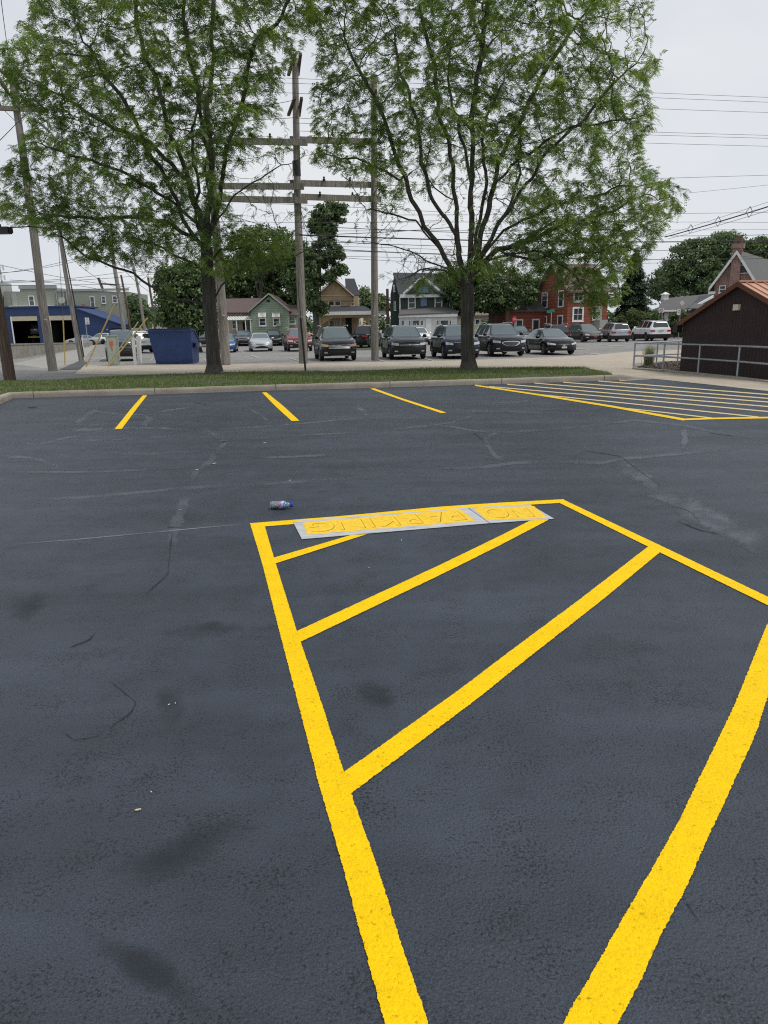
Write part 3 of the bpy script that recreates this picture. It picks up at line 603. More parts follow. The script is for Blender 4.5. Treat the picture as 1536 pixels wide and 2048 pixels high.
# ================================================================== HONEY LOCUSTS
M_LEAF = node_mat('locust_leaf', leaf_nodes((.070, .135, .024), (.25, .37, .085), .50))
def honey_locust(base, Y, trunk_px, limbs, crown, sparse, label, r_trunk, seed, npts, bias, dense=()):
    rg = np.random.default_rng(seed); rnd = random.Random(seed)
    root = empty('honey_locust_tree', base, 0, label, 'tree', 'honey locusts on the grass island')
    nodes = [np.array([0., 0., 0.])]; par = [-1]
    def W(px, py, dy): p = at(px, py, Y+dy); return np.array([p.x-base.x, p.y-base.y, p.z-base.z])
    def add_line(pts, dys):
        last = None
        P = [W(x, y, d) for (x, y), d in zip(pts, dys)]
        # attach to the nearest existing node
        A = np.array(nodes); i0 = int(np.argmin(((A-P[0])**2).sum(1))); last = i0; prev = nodes[i0]
        ph = rg.uniform(0, 6, 3); am = .0 if pts is trunk_px else .045; cum = 0
        for q in P:
            d = np.linalg.norm(q-prev); k = max(1, int(d/.22))
            for j in range(1, k+1):
                cum += d/k; w = prev+(q-prev)*j/k + (rg.normal(0, .012, 3) if j < k else 0) + am*min(1, cum/1.2)*(np.sin(cum*np.array([2.3, 1.7, 1.9])+ph)+.6*np.sin(cum*np.array([5.3, 4.3, 6.1])+ph*2)); nodes.append(w); par.append(last); last = len(nodes)-1
            prev = q
    add_line(trunk_px, [0]*len(trunk_px))
    for pts, end in limbs:
        n = len(pts); add_line(pts, [end*(i/(n-1))**1.2 for i in range(n)])
    # attraction points inside the crown's volume
    cp = np.array(crown, float); xs = rg.uniform(cp[:, 0].min(), cp[:, 0].max(), npts*14); ys = rg.uniform(cp[:, 1].min(), cp[:, 1].max(), npts*14)
    k = in_poly(xs, ys, crown); xs, ys = xs[k], ys[k]
    keep = np.ones(len(xs), bool)
    for sx, sy, srx, sry, f in sparse:
        d = ((xs-sx)/srx)**2+((ys-sy)/sry)**2; keep &= ~((d < 1) & (rg.random(len(xs)) > .35+f))
    xs, ys = xs[keep][:npts], ys[keep][:npts]
    for dx_, dy_, rx_, ry_, nn in dense:
        a_ = rg.uniform(0, 2*pi, nn); q_ = np.sqrt(rg.random(nn)); xs = np.append(xs, dx_+rx_*q_*np.cos(a_)); ys = np.append(ys, dy_+ry_*q_*np.sin(a_))
    cx = cp[:, 0].mean(); halfw = 330.0
    att = []
    for x, y in zip(xs, ys):
        s = sqrt(max(.06, 1-min(.98, abs(x-bias[0])/bias[1])**2)); D = bias[2]*s*(.62+.38*min(1, max(0, (620-y)/260)))
        u = rg.uniform(-1, 1); dy = D*np.sign(u)*abs(u)**.75
        att.append(W(x, y, dy) if dy < 0 or True else None)
    att = np.array(att)
    STEP, DI, DK = .20, 2.2, .25
    P = np.array(nodes); d2 = ((att[:, None, :]-P[None, :, :])**2).sum(2); near = d2.argmin(1); nd = np.sqrt(d2.min(1)); alive = nd > DK
    for it in range(90):
        act = alive & (nd < DI)
        if not act.any(): break
        idx = np.where(act)[0]; nr = near[idx]; P = np.array(nodes); v = att[idx]-P[nr]; v /= np.linalg.norm(v, axis=1)[:, None]+1e-9
        S = np.zeros((len(P), 3)); np.add.at(S, nr, v); un = np.unique(nr); new = []
        for i in un:
            g = S[i]; l = np.linalg.norm(g)
            if l < 1e-6: continue
            q = P[i]+STEP*(g/l*.86+rg.normal(0, .24, 3)+np.array([0, 0, -.02])); new.append(len(nodes)); nodes.append(q); par.append(int(i))
        if not new: break
        Q = np.array([nodes[i] for i in new]); dd = ((att[:, None, :]-Q[None, :, :])**2).sum(2); m = np.sqrt(dd.min(1)); a = dd.argmin(1)
        better = m < nd; near[better] = np.array(new)[a[better]]; nd[better] = m[better]; alive &= nd > DK
    P = np.array(nodes); n = len(P); kids = [[] for _ in range(n)]
    for i in range(1, n): kids[par[i]].append(i)
    order = list(range(n))[::-1]; acc = np.zeros(n); tip = .0052; ex = 2.15; r = np.zeros(n)
    for i in order:
        if not kids[i]: acc[i] = tip**ex
        r[i] = (acc[i])**(1/ex)
        if par[i] >= 0: acc[par[i]] += acc[i]+(0.0004**ex)
    f = r_trunk/r[0]
    rr = r*(1+(f-1)*np.clip((r-.01)/(r[0]-.01), 0, 1)**1.1)
    z = P[:, 2]; low = (z < .9) & (np.hypot(P[:, 0]-0, P[:, 1]) < 1); rr[low] *= 1+.55*np.exp(-z[low]/.16)+.06*np.exp(-z[low]/.6)
    # limbs as tubes: rings share the node's direction along a chain
    D = np.zeros((n, 3)); main = [-1]*n
    for i in range(n):
        if kids[i]: main[i] = max(kids[i], key=lambda k: r[k])
    for i in range(n):
        a = P[par[i]] if par[i] >= 0 else P[i]-np.array([0, 0, 1e-3]); b = P[main[i]] if main[i] >= 0 else P[i]; D[i] = b-a; D[i] /= np.linalg.norm(D[i])+1e-9
    V = []; F = []; vcount = 0
    for i in range(1, n):
        p = par[i]; r0 = rr[p] if main[p] == i else min(rr[p], rr[i]*1.25); r1 = rr[i]; k = 12 if r1 > .08 else (7 if r1 > .025 else (4 if r1 > .009 else 3))
        d0 = D[p] if main[p] == i else (P[i]-P[p])/(np.linalg.norm(P[i]-P[p])+1e-9); d1 = D[i]
        ref = np.array([.31, .95, .05])
        for c, d, q in ((P[p], d0, r0), (P[i], d1, r1)):
            u = np.cross(d, ref); u /= np.linalg.norm(u)+1e-9; w = np.cross(d, u); th = np.arange(k)*2*pi/k
            lump = 1+(.07*np.sin(3*th+.8*c[2])+.04*np.sin(5*th-1.7*c[2]) if q > .07 else 0)
            V.append(c+np.outer(np.cos(th)*q*lump, u)+np.outer(np.sin(th)*q*lump, w))
        F += [(vcount+j, vcount+(j+1) % k, vcount+k+(j+1) % k, vcount+k+j) for j in range(k)]; vcount += 2*k
    np_mesh('trunk', np.concatenate(V), np.array(F), M_BARK, root, smooth=True)
    # fronds: compound leaves, drooping, on the thin twigs
    tw = [i for i in range(1, n) if rr[i] < .0125]
    tw = np.array(tw); pr = np.array(par)[tw]; base_p = []; dirs = []; per = 8
    A = P[pr]; B = P[tw]; dep = np.array([rr[i] for i in tw]); 
    T = rg.random((len(tw), per)); C = A[:, None]+(B-A)[:, None]*T[..., None]; C = C.reshape(-1, 3)
    d = (B-A); d /= np.linalg.norm(d, axis=1)[:, None]+1e-9; d = np.repeat(d, per, 0); C += rg.normal(0, .035, C.shape)
    keepf = rg.random(len(C)) < np.repeat(np.where(dep < .0075, .86, .36), per)
    wp = C+np.array([base.x, base.y, base.z]); cw = np.array(CM.inverted()); cc = wp@cw[:3, :3].T+cw[:3, 3]; lx = 768+FPX*cc[:, 0]/-cc[:, 2]; ly = 1024-FPX*cc[:, 1]/-cc[:, 2]
    for sx, sy, srx, sry, fq in sparse:      # parts of the crown where the twigs are almost bare
        q = ((lx-sx)/srx)**2+((ly-sy)/sry)**2; keepf &= ~((q < 1) & (rg.random(len(lx)) > fq+.55*np.clip(q-.45, 0, 1)))
    C, d = C[keepf], d[keepf]; m = len(C)
    out = d*.55+rg.normal(0, .55, (m, 3)); out[:, 2] = out[:, 2]*.5+.10; out /= np.linalg.norm(out, axis=1)[:, None]
    Lf = rg.uniform(.11, .25, m); J = 6; tint0 = np.clip(rg.normal(.45, .2, m)+.28*np.sin(C[:, 0]*1.6+C[:, 2]*2.1)+.1*np.sin(C[:, 1]*3), 0, 1)
    side = np.cross(out, np.array([0, 0, 1.])); side /= np.linalg.norm(side, axis=1)[:, None]+1e-9; roll = rg.uniform(-.9, .9, m)
    side = side*np.cos(roll)[:, None]+np.cross(out, side)*np.sin(roll)[:, None]
    VV = np.zeros((m, J*2, 4, 3)); 
    for j in range(J):
        t = (j+.6)/J; dro = 1.05*t*t; c = C+out*(Lf*t)[:, None]; c[:, 2] -= dro*Lf*.55
        tang = out.copy(); tang[:, 2] -= 1.1*t; tang /= np.linalg.norm(tang, axis=1)[:, None]
        ll = Lf*.30*(1-.35*abs(t-.45)); ww = Lf*.085
        for s in (0, 1):
            sd = side*(1 if s else -1); ax = sd*.86+tang*.42; ax[:, 2] -= .25; ax /= np.linalg.norm(ax, axis=1)[:, None]
            q = VV[:, j*2+s]; q[:, 0] = c; q[:, 1] = c+ax*(ll*.5)[:, None]+tang*ww[:, None]; q[:, 2] = c+ax*ll[:, None]; q[:, 3] = c+ax*(ll*.5)[:, None]-tang*ww[:, None]
    V = VV.reshape(-1, 3); F = np.arange(len(V)).reshape(-1, 4)
    np_mesh('crown', V, F, M_LEAF, root, tint=np.repeat(tint0, J*8))
    print('locust', n, 'nodes', m, 'fronds', len(V))
SPARSE3 = {}
honey_locust(T1, T1.y, [(430, 742), (427, 700), (423, 660), (420, 630), (417, 600), (415, 560), (414, 520), (413, 495)],
  [([(416, 612), (385, 603), (345, 592), (300, 570), (265, 550), (215, 530), (170, 510), (120, 470)], -1.4),
   ([(422, 606), (440, 572), (470, 545), (520, 530), (570, 515), (625, 495), (660, 480)], .8),
   ([(413, 500), (387, 470), (360, 425), (325, 350), (300, 300), (270, 240), (215, 160), (180, 90)], -1.6),
   ([(410, 490), (398, 420), (376, 360), (345, 280), (325, 200), (290, 110), (270, 20), (255, -60)], 1.4),
   ([(415, 490), (418, 420), (420, 370), (418, 300), (400, 230), (385, 140), (370, 40), (362, -60)], -.4),
   ([(420, 410), (425, 330), (415, 240), (420, 170), (425, 80), (432, -60)], 1.9),
   ([(418, 470), (430, 430), (445, 340), (470, 250), (490, 170), (510, 90), (560, 30), (600, -40)], -1.2),
   ([(420, 470), (432, 440), (470, 390), (520, 360), (560, 330), (600, 315), (680, 290)], .6),
   ([(413, 500), (395, 480), (340, 450), (260, 430), (170, 440), (80, 425)], 1.3),
   ([(398, 450), (340, 400), (260, 350), (170, 320), (90, 290)], -2.2), ([(376, 360), (300, 290), (200, 240), (120, 190)], 2.2),
   ([(414, 520), (390, 440), (400, 380), (380, 300), (400, 200)], -3.0), ([(414, 510), (430, 430), (410, 340), (430, 250)], 3.0), ([(417, 560), (395, 530), (330, 500), (250, 470)], -2.8),
   ([(415, 540), (440, 500), (500, 490), (560, 480)], -1.6)],
  [(60, -40), (45, 40), (0, 90), (-5, 190), (50, 230), (30, 290), (-30, 350), (-30, 440), (50, 460), (110, 480), (170, 530), (250, 520), (300, 560), (340, 575), (390, 545), (430, 560), (500, 555), (570, 520), (600, 460), (640, 430), (590, 370), (560, 340), (600, 290), (570, 240), (560, 190), (590, 120), (640, 60), (650, -60), (600, -180), (430, -260), (250, -220), (130, -120)],
  [(560, 300, 60, 90, .35), (520, 430, 70, 50, .35), (250, 560, 120, 40, .4), (330, 540, 60, 40, .4), (400, 470, 60, 60, .5), (560, 390, 110, 75, .22), (600, 180, 50, 120, .5), (640, 470, 70, 50, .3), (150, 60, 70, 50, .6), (210, 400, 60, 40, .6), (480, 350, 50, 60, .55)],
  'leafy honey locust on the grass, trunk beside the blue dumpster', .235, 5, 6500, (320, 360, 3.6), [(300, 470, 150, 50, 350), (110, 420, 110, 40, 250), (470, 500, 110, 40, 260), (80, 130, 90, 70, 200)])
honey_locust(T2, T2.y, [(938, 735), (935, 690), (935, 640), (936, 600), (933, 572)],
  [([(932, 577), (905, 545), (880, 500), (845, 440), (815, 380), (790, 300), (770, 240), (735, 170), (700, 100)], -1.2),
   ([(800, 360), (772, 340), (740, 325), (680, 318), (640, 310)], .8),
   ([(932, 565), (912, 480), (912, 400), (905, 330), (880, 220), (870, 150), (850, 60), (840, -20)], 1.5),
   ([(936, 560), (940, 480), (945, 400), (942, 300), (950, 200), (960, 100), (980, 0), (985, -60)], -1.6),
   ([(940, 560), (965, 470), (985, 370), (1010, 300), (1060, 200), (1110, 110), (1160, 40)], 1.8),
   ([(940, 555), (975, 490), (1010, 430), (1050, 370), (1070, 345), (1100, 300), (1180, 220), (1250, 150)], -1.0),
   ([(942, 550), (1000, 500), (1050, 480), (1120, 455), (1200, 430), (1290, 390)], 1.2),
   ([(950, 535), (1020, 505), (1080, 500), (1130, 535), (1180, 590), (1200, 605)], -1.6),
   ([(930, 568), (880, 530), (820, 500), (760, 490), (700, 480)], .9),
   ([(912, 470), (870, 400), (840, 330), (840, 250), (800, 150), (790, 60)], 2.4), ([(985, 370), (1050, 310), (1130, 260), (1220, 240), (1290, 230)], -2.4),
   ([(940, 540), (1010, 460), (1100, 410), (1180, 400), (1240, 370), (1320, 365)], -2.2), ([(945, 400), (930, 300), (900, 200), (900, 100)], 2.8),
   ([(880, 500), (830, 440), (780, 430), (730, 420)], -1.8), ([(1000, 500), (1060, 520), (1130, 510), (1200, 500), (1260, 470)], -2.8), ([(936, 560), (950, 470), (975, 380), (960, 280), (1000, 180)], -3.2),
   ([(1120, 455), (1180, 480), (1230, 540), (1240, 590)], 1.5), ([(1050, 480), (1110, 440), (1170, 450), (1250, 500)], -1.0),
   ([(925, 560), (890, 540), (850, 540), (800, 560)], -1.5), ([(905, 400), (870, 380), (850, 340), (860, 280)], -1.0), ([(1010, 430), (1040, 350), (1040, 270)], 2.0)],
  [(660, -90), (620, -40), (600, 60), (640, 110), (610, 200), (625, 330), (700, 350), (700, 440), (760, 520), (760, 570), (850, 600), (900, 560), (985, 545), (1050, 560), (1110, 600), (1180, 640), (1230, 620), (1270, 540), (1330, 470), (1370, 400), (1350, 350), (1290, 310), (1285, 270), (1325, 240), (1290, 190), (1330, 120), (1295, 70), (1320, 0), (1260, -70), (1130, -170), (950, -240), (780, -190)],
  [(930, 440, 120, 80, .22), (820, 470, 110, 90, .25), (720, 470, 70, 60, .3), (880, 340, 100, 70, .5), (990, 380, 80, 60, .5), (1010, 570, 90, 50, .4), (800, 560, 70, 40, .5), (680, 400, 90, 60, .2), (640, 250, 60, 60, .5), (760, 540, 70, 60, .22), (850, 480, 70, 70, .2), (1120, 330, 50, 40, .6), (740, 120, 60, 60, .6), (1120, 600, 60, 55, .3), (1060, 60, 60, 60, .7), (1275, 50, 75, 95, .4), (1230, 330, 40, 40, .6)],
  'spreading honey locust on the grass, trunk in front of the navy car', .225, 9, 6500, (975, 400, 3.8), [(1160, 500, 120, 70, 700), (1230, 440, 110, 60, 400), (900, 530, 100, 35, 260), (1180, 580, 70, 35, 260), (1060, 440, 70, 60, 250)])

# ================================================================== VEHICLES
def paint(name, col, metal=.35, rough=.35): return mat('car_paint_'+name, col, rough, metal=metal if sum(col) > .12 else 0, coat=.9 if sum(col) < .12 else .9, spec=.1 if sum(col) < .12 else .3)
M_LAMP = mat('headlamp', (.55, .57, .58), .12, metal=.3, coat=1); M_AMB = mat('amber_lamp', (.55, .36, .20), .2, coat=1); M_RED = mat('tail_lamp', (.38, .012, .015), .15, coat=1)
M_GRL = mat('grille_black', (.010, .010, .011), .35); M_CLAD = mat('grey_cladding', (.014, .014, .015), .7); M_SILV = mat('silver_trim', (.55, .56, .57), .3, metal=.8)
M_RIM = mat('alloy_rim', (.42, .43, .45), .3, metal=.9); M_PLATE = mat('number_plate', (.60, .60, .55), .5)
def interp(P, x): return float(np.interp(x, [p[0] for p in P], [p[1] for p in P]))
KINDS = {
 'suv':   dict(L=4.8, W=1.96, H=1.76, T=[(-.5, .50), (-.498, .60), (-.47, .72), (-.425, .93), (-.40, .965), (-.25, .995), (-.05, 1.0), (.07, .985), (.115, .95), (.245, .675), (.27, .655), (.42, .61), (.475, .565), (.5, .50)], belt=.635, ws=(.10, .25), rw=(-.49, -.42), win=(-.40, .20), pil=(-.245, -.04), wh=.37, ax=(-.305, .30), clad=1, rail=1),
 'boxy':  dict(L=4.4, W=1.90, H=1.80, T=[(-.5, .55), (-.498, .62), (-.48, .75), (-.46, .93), (-.44, .97), (-.25, .995), (0, 1.0), (.10, .985), (.135, .95), (.215, .70), (.235, .67), (.44, .645), (.485, .61), (.5, .52)], belt=.63, ws=(.12, .22), rw=(-.49, -.45), win=(-.43, .18), pil=(-.24, -.02), wh=.37, ax=(-.30, .31), clad=1, rail=1),
 'wagon': dict(L=4.65, W=1.88, H=1.66, T=[(-.5, .50), (-.498, .58), (-.475, .70), (-.42, .90), (-.395, .94), (-.25, .985), (-.05, 1.0), (.06, .98), (.10, .94), (.25, .665), (.28, .645), (.42, .60), (.475, .545), (.5, .47)], belt=.61, ws=(.09, .255), rw=(-.49, -.415), win=(-.39, .20), pil=(-.235, -.03), wh=.355, ax=(-.30, .31), clad=1, rail=1),
 'sedan': dict(L=4.7, W=1.80, H=1.44, T=[(-.5, .55), (-.498, .66), (-.47, .745), (-.36, .76), (-.33, .77), (-.20, .965), (-.17, .985), (-.06, 1.0), (.04, .98), (.075, .945), (.225, .70), (.25, .675), (.41, .60), (.475, .535), (.5, .45)], belt=.63, ws=(.07, .23), rw=(-.335, -.19), win=(-.29, .18), pil=(-.17, -.035), wh=.33, ax=(-.285, .315), clad=0, rail=0),
 'pickup': dict(L=5.7, W=2.02, H=1.90, T=[(-.5, .52), (-.499, .62), (-.12, .635), (-.118, .66), (-.10, .90), (-.085, .96), (.0, 1.0), (.07, .98), (.10, .94), (.19, .66), (.21, .645), (.45, .62), (.49, .57), (.5, .50)], belt=.60, ws=(.085, .195), rw=(-.12, -.09), win=(-.08, .15), pil=(.01, .01), wh=.40, ax=(-.29, .33), clad=0, rail=0)}
def sstep(t): t = max(0.0, min(1.0, t)); return t*t*(3-2*t)
def make_car(kind, px, py, yaw, body_m, label, face='front', lamp=M_LAMP, grille='black', two_tone=None, plate=True, name='parked_car', cat='car', scale=1.0, tint=None, group=None, arms=None):
    K = KINDS[kind]; L, W, H = K['L']*scale, K['W']*scale, K['H']*scale; tint = tint or M_CGLASS
    # px,py: where the middle of the near bumper meets the ground; yaw: degrees turned clockwise seen from above, 0 = nose straight at the camera
    p = G(px, py); hd = Vector((sin(R(yaw)), -cos(R(yaw)), 0))
    c = p-hd*(L/2)
    hv = hd if face == 'front' else -hd; root = empty(name, (c.x, c.y, -.022), atan2(hv.y, hv.x), label, cat, group)
    T = [(x*L, z*H) for x, z in K['T']]; belt = K['belt']*H; w0 = W/2; xs = set(np.linspace(-L/2, L/2, 64)); ax = [a*L for a in K['ax']]; wr = K['wh']; zc = wr; AR = wr+.065
    for x, z in T: xs.add(x)
    for a in ax:
        for t in np.linspace(-1, 1, 15): xs.add(a+AR*t*.999)
    for q in K['pil']: xs.add(q*L-.05); xs.add(q*L+.05)
    for q in K['win']: xs.add(q*L)
    xs = sorted(xs); xs = [x for i, x in enumerate(xs) if i == 0 or x-xs[i-1] > .008]; xs[0] = -L/2; xs[-1] = L/2
    def warp(x, y, z):
        tf = sstep((x-(L/2-.85))/.85); tr = sstep((-x-(L/2-.7))/.7); u = abs(y)/w0
        bul = .07*max(0, 1-abs(z-.28*H)/(.16*H))
        X = x-tf*(.30*u**3+.12*max(0, (z-.33*H)/(.2*H))*.6-bul)+tr*(.15*u**4-bul*.8); Y = y*(1-.07*tf-.05*tr)
        return (X, Y, z)
    rings = []
    for x in xs:
        t = interp(T, x); b = min(belt, t-.055); sill = .235*(H/1.6); zb = sill
        for a in ax:
            if abs(x-a) < AR: zb = max(zb, zc+sqrt(AR*AR-(x-a)**2))
        if x > L/2-.3: zb = max(zb, sill+.02)
        cab = t-b; mid = max(zb+.02, .34*H); sh = max(mid+.02, b-.13)
        yt = w0-.11-max(0, cab-.055)*.40
        ring = [(w0-.05, zb), (w0-.012, min(zb+.05, mid-.01)), (w0, mid), (w0-.008, sh), (w0-.045, b-.03), (w0-.085, b), (w0-.11, b+.022), (yt-.03 if cab > .1 else yt-.10, t-.045 if cab > .1 else t-.022), (yt-.11 if cab > .1 else yt-.22, t-.012), ((yt-.1)*.55, t-.002), (0, t+.008)]
        rings.append(ring)
    nR = len(rings[0]); V = []; idx = {}
    def vid(i, j, s):
        k = (i, j, s if j < nR-1 else 1)
        if k not in idx:
            y, z = rings[i][j]; idx[k] = len(V); V.append(warp(xs[i], y*s, z))
        return idx[k]
    parts = {k: [] for k in ('body', 'windshield', 'rear_window', 'cladding', 'roof')}
    ws, rw, wn = [q*L for q in K['ws']], [q*L for q in K['rw']], [q*L for q in K['win']]
    for i in range(len(xs)-1):
        xm = (xs[i]+xs[i+1])/2; cabm = min(interp(T, xs[i]), interp(T, xs[i+1]))-belt
        for s in (1, -1):
            for j in range(nR-1):
                f = (vid(i, j, s), vid(i+1, j, s), vid(i+1, j+1, s), vid(i, j+1, s)); g = 'body'
                if j == 6 and cabm > .05 and wn[0] < xm < wn[1] and all(abs(xm-q*L) > (.045 if tint is not M_CGLASSD else .03) for q in K['pil']): g = 'side_window:%d:%d' % (s, sum(xm > q*L for q in K['pil']))
                elif j >= 8 and ws[0] < xm < ws[1]: g = 'windshield'
                elif j >= 8 and rw[0] < xm < rw[1]: g = 'rear_window'
                elif j <= 1 and K['clad']: g = 'cladding'
                elif j >= 8 and two_tone and T[4][0] < xm < ws[0]: g = 'roof'
                parts.setdefault(g, []).append(f)
    # end caps as grids, so that they bend with the corners
    for i, sgn in ((0, -1), (len(xs)-1, 1)):
        m = 10; rows = []
        for j in range(nR-1):
            y, z = rings[i][j]; row = []
            for k in range(m+1):
                yy = y-2*y*k/m
                if k == 0: row.append(vid(i, j, 1))
                elif k == m: row.append(vid(i, j, -1))
                else: V.append(warp(xs[i], yy, z+(.012*(1-(2*k/m-1)**2) if j > 6 else 0))); row.append(len(V)-1)
            rows.append(row)
        for j in range(nR-2):
            for k in range(m):
                f = (rows[j][k], rows[j+1][k], rows[j+1][k+1], rows[j][k+1])
                parts['cladding' if (j <= 1 and K['clad']) else 'body'].append(f)
        parts['body'].append(tuple(rows[-1])+(vid(i, nR-1, 1),) if False else tuple(rows[-1]))
    mats = dict(body=body_m, windshield=tint if tint is M_CGLASSD else M_CGLASS, rear_window=M_CGLASSD, side_window=tint, cladding=M_CLAD, roof=two_tone or body_m)
    body = None
    for g, fs in parts.items():
        if not fs: continue
        used = sorted({v for f in fs for v in f}); mp = {v: k for k, v in enumerate(used)}; mb = MB(); mb.v = [V[v] for v in used]; mb.f = [tuple(mp[v] for v in f) for f in fs]
        o = mb.build(g.split(':')[0], mats[g.split(':')[0]], root, True, 38)
    # floor and wheel wells
    u = MB(); u.box((-L/2+.25, -w0+.17, .24), (L/2-.45, w0-.17, .36*H)); u.build('underbody', M_BLACK, root)
    for a in ax:
        for s in (1, -1):
            y = s*(w0-.03); M = Matrix.Translation((a, y, zc)) @ Matrix.Rotation(R(-90*s), 4, 'X')
            ty = MB().lathe([(wr*.66, -.19), (wr*.93, -.20), (wr, -.16), (wr, -.04), (wr*.95, 0), (wr*.68, .0), (wr*.66, -.02)], 24, M).build('wheel', M_RUBBER, root, True, 40)
            rm = MB().lathe([(.02, -.06), (wr*.66, -.055), (wr*.66, -.012), (wr*.60, -.012), (wr*.60, -.045), (.02, -.045)], 24, M)
            for k in range(5):
                t = 2*pi*k/5+.3; rm.bar(M @ Vector((0, 0, -.028)), M @ Vector((cos(t)*wr*.62, sin(t)*wr*.62, -.022)), .085*wr/.35, .03)
            rm.build('rim', M_RIM, ty, True, 30)
    def patch(y0, y1, zlo, zhi, sgn, name, m, off=.012, n=12, depth=.05, par=root):
        ys = np.linspace(y0, y1, n); vs = []; X = L/2*sgn
        for y in ys:
            f = (y-y0)/(y1-y0) if y1 != y0 else 0; a = zlo(f) if callable(zlo) else zlo; b = zhi(f) if callable(zhi) else zhi
            for z in (a, b):
                q = warp(X, y, z); vs.append((q[0]+off*sgn, q[1], z)); vs.append((q[0]-depth*sgn, q[1], z))
        mb = MB(); fs = []
        for k in range(n-1):
            a = k*4; b = a+4; fs += [(a, b, b+2, a+2), (a+1, a+3, b+3, b+1), (a, a+1, b+1, b), (a+2, b+2, b+3, a+3)]
        fs += [(0, 2, 3, 1), ((n-1)*4, (n-1)*4+1, (n-1)*4+3, (n-1)*4+2)]
        return mb.add(vs, fs).build(name, m, par, True, 40)
    hz_ = interp(T, L/2); h2 = hz_
    # front
    gt = h2-.035; gb = gt-.19*H/1.7
    if kind == 'sedan':
        patch(-.50, .50, lambda f: gt-.06-.02*sin(pi*f), lambda f: gt-.015, 1, 'grille', M_GRL, .012)
        patch(-.60, .60, lambda f: .26, lambda f: .26+.17*sin(pi*f)**.5, 1, 'grille', M_GRL, .014)
        for s in (1, -1): patch(s*.50*w0/.9, s*w0*.995, lambda f: gt-.085+.05*f, lambda f: gt+.0+.07*f, 1, 'headlight', lamp, .014)
    else:
        if grille == 'bars':
            patch(-.62, .62, gb, gt, 1, 'grille', M_GRL, .010)
            for z in (gt-.03, gt-.10): patch(-.60, .60, z-.022, z+.008, 1, 'grille_bar', M_SILV, .03)
            patch(-.60, .60, lambda f: gb-.01, lambda f: gb+.045, 1, 'grille_bar', M_SILV, .03)
        elif grille == 'hex':
            patch(-.50, .50, lambda f: gb-.16+.25*abs(f-.5)**1.5, lambda f: gt, 1, 'grille', M_GRL, .012)
            patch(-.52, .52, lambda f: gt-.012, lambda f: gt+.018, 1, 'grille_bar', M_SILV, .025)
        elif grille == 'wing':
            patch(-.54, .54, lambda f: gb-.09+.15*abs(2*f-1)**3, lambda f: gt-.02-.05*abs(2*f-1)**3, 1, 'grille_surround', M_SILV, .010)
            patch(-.47, .47, lambda f: gb-.06+.14*abs(2*f-1)**3, lambda f: gt-.05-.04*abs(2*f-1)**3, 1, 'grille', M_GRL, .04)
        else:
            patch(-.58, .58, gb-.02, gt, 1, 'grille', M_GRL, .012)
            patch(-.56, .56, lambda f: (gb+gt)/2-.012, lambda f: (gb+gt)/2+.015, 1, 'grille_bar', M_SILV, .024)
        for s in (1, -1): patch(s*.60*w0/.98, s*w0*.995, lambda f: gt-.13+.035*f, lambda f: gt-.01+.045*f, 1, 'headlight', lamp, .014)
        patch(-.55, .55, .30, .42, 1, 'bumper_intake', M_GRL, .014)
        patch(-.48, .48, .255, .285, 1, 'skid_trim', M_SILV, .02)
        for s in (1, -1): patch(s*.66, s*.84, .40, .47, 1, 'fog_light', M_LAMP, .012, n=4)
    if face == 'front':
        q = warp(L/2, 0, gt-.09); MB().poly([(q[0]+.03, .075*cos(t), gt-.085+.035*sin(t)) for t in [k*pi/5 for k in range(10)]], (.012, 0, 0)).build('badge', M_CHROME, root)
        if plate: q = warp(L/2, 0, .42); MB().box((q[0], -.15, .36 if kind == 'sedan' else .44), (q[0]+.035, .15, .46 if kind == 'sedan' else .54)).build('number_plate', M_PLATE if plate is True else plate, root)
    # rear
    ht = interp(T, -L/2)
    for s in (1, -1): patch(s*.58*w0/.98, s*w0*.99, lambda f: ht-.07, lambda f: ht+.07-.02*f, -1, 'tail_light', M_RED, .02)
    if face == 'rear':
        MB().box((-L/2-.06, -.16, .53*H-.05), (-L/2+.02, .16, .53*H+.05)).build('number_plate', M_PLATE, root)
        patch(-.30, .30, ht-.005, ht+.02, -1, 'trim_bar', M_SILV, .018)
        patch(-.62, .62, .27, .36, -1, 'bumper_intake', M_CLAD, .016)
    for s in (1, -1):
        x = K['ws'][1]*L-.30; z = belt+.07
        mb = MB(); pr = []
        mb.lathe([(.02, -.11), (.075, -.09), (.09, -.02), (.085, .06), (.03, .10)], 8, Matrix.Translation((x, s*(w0+.07), z)) @ Matrix.Rotation(R(90), 4, 'X') @ Matrix.Diagonal((.75, 1, 1, 1)))
        mb.bar((x, s*(w0-.06), z-.05), (x, s*(w0+.05), z-.04), .05, .04); mb.build('mirror', body_m if not K['clad'] or True else M_BLACK, root, True, 50)
        for q in K['pil']: MB().box((q*L-.34, s*(w0-.014), belt-.14), (q*L-.16, s*(w0+.012), belt-.11)).build('door_handle', body_m, root)
        for q in (K['pil'][0]*L, K['pil'][1]*L, K['win'][1]*L-.02): MB().box((q-.006, s*(w0-.04), .33), (q+.006, s*(w0+.0025), belt-.06)).build('door_seam', M_BLACK, root)
        if K['rail']: MB().tube([(-.36*L, s*(w0-.24), H*.985), (-.33*L, s*(w0-.23), H*1.02), (.0, s*(w0-.22), H*1.025), (.05*L, s*(w0-.24), H*.99)], .018, 6).build('roof_rail', M_SILV if scale != 1.01 else M_BLACK, root)
    return root
P_BLACK = paint('black', (.004, .004, .005)); P_NAVY = paint('navy', (.010, .014, .035)); P_PLUM = paint('plum_black', (.014, .013, .018)); P_DGREY = paint('dark_grey', (.011, .013, .017))
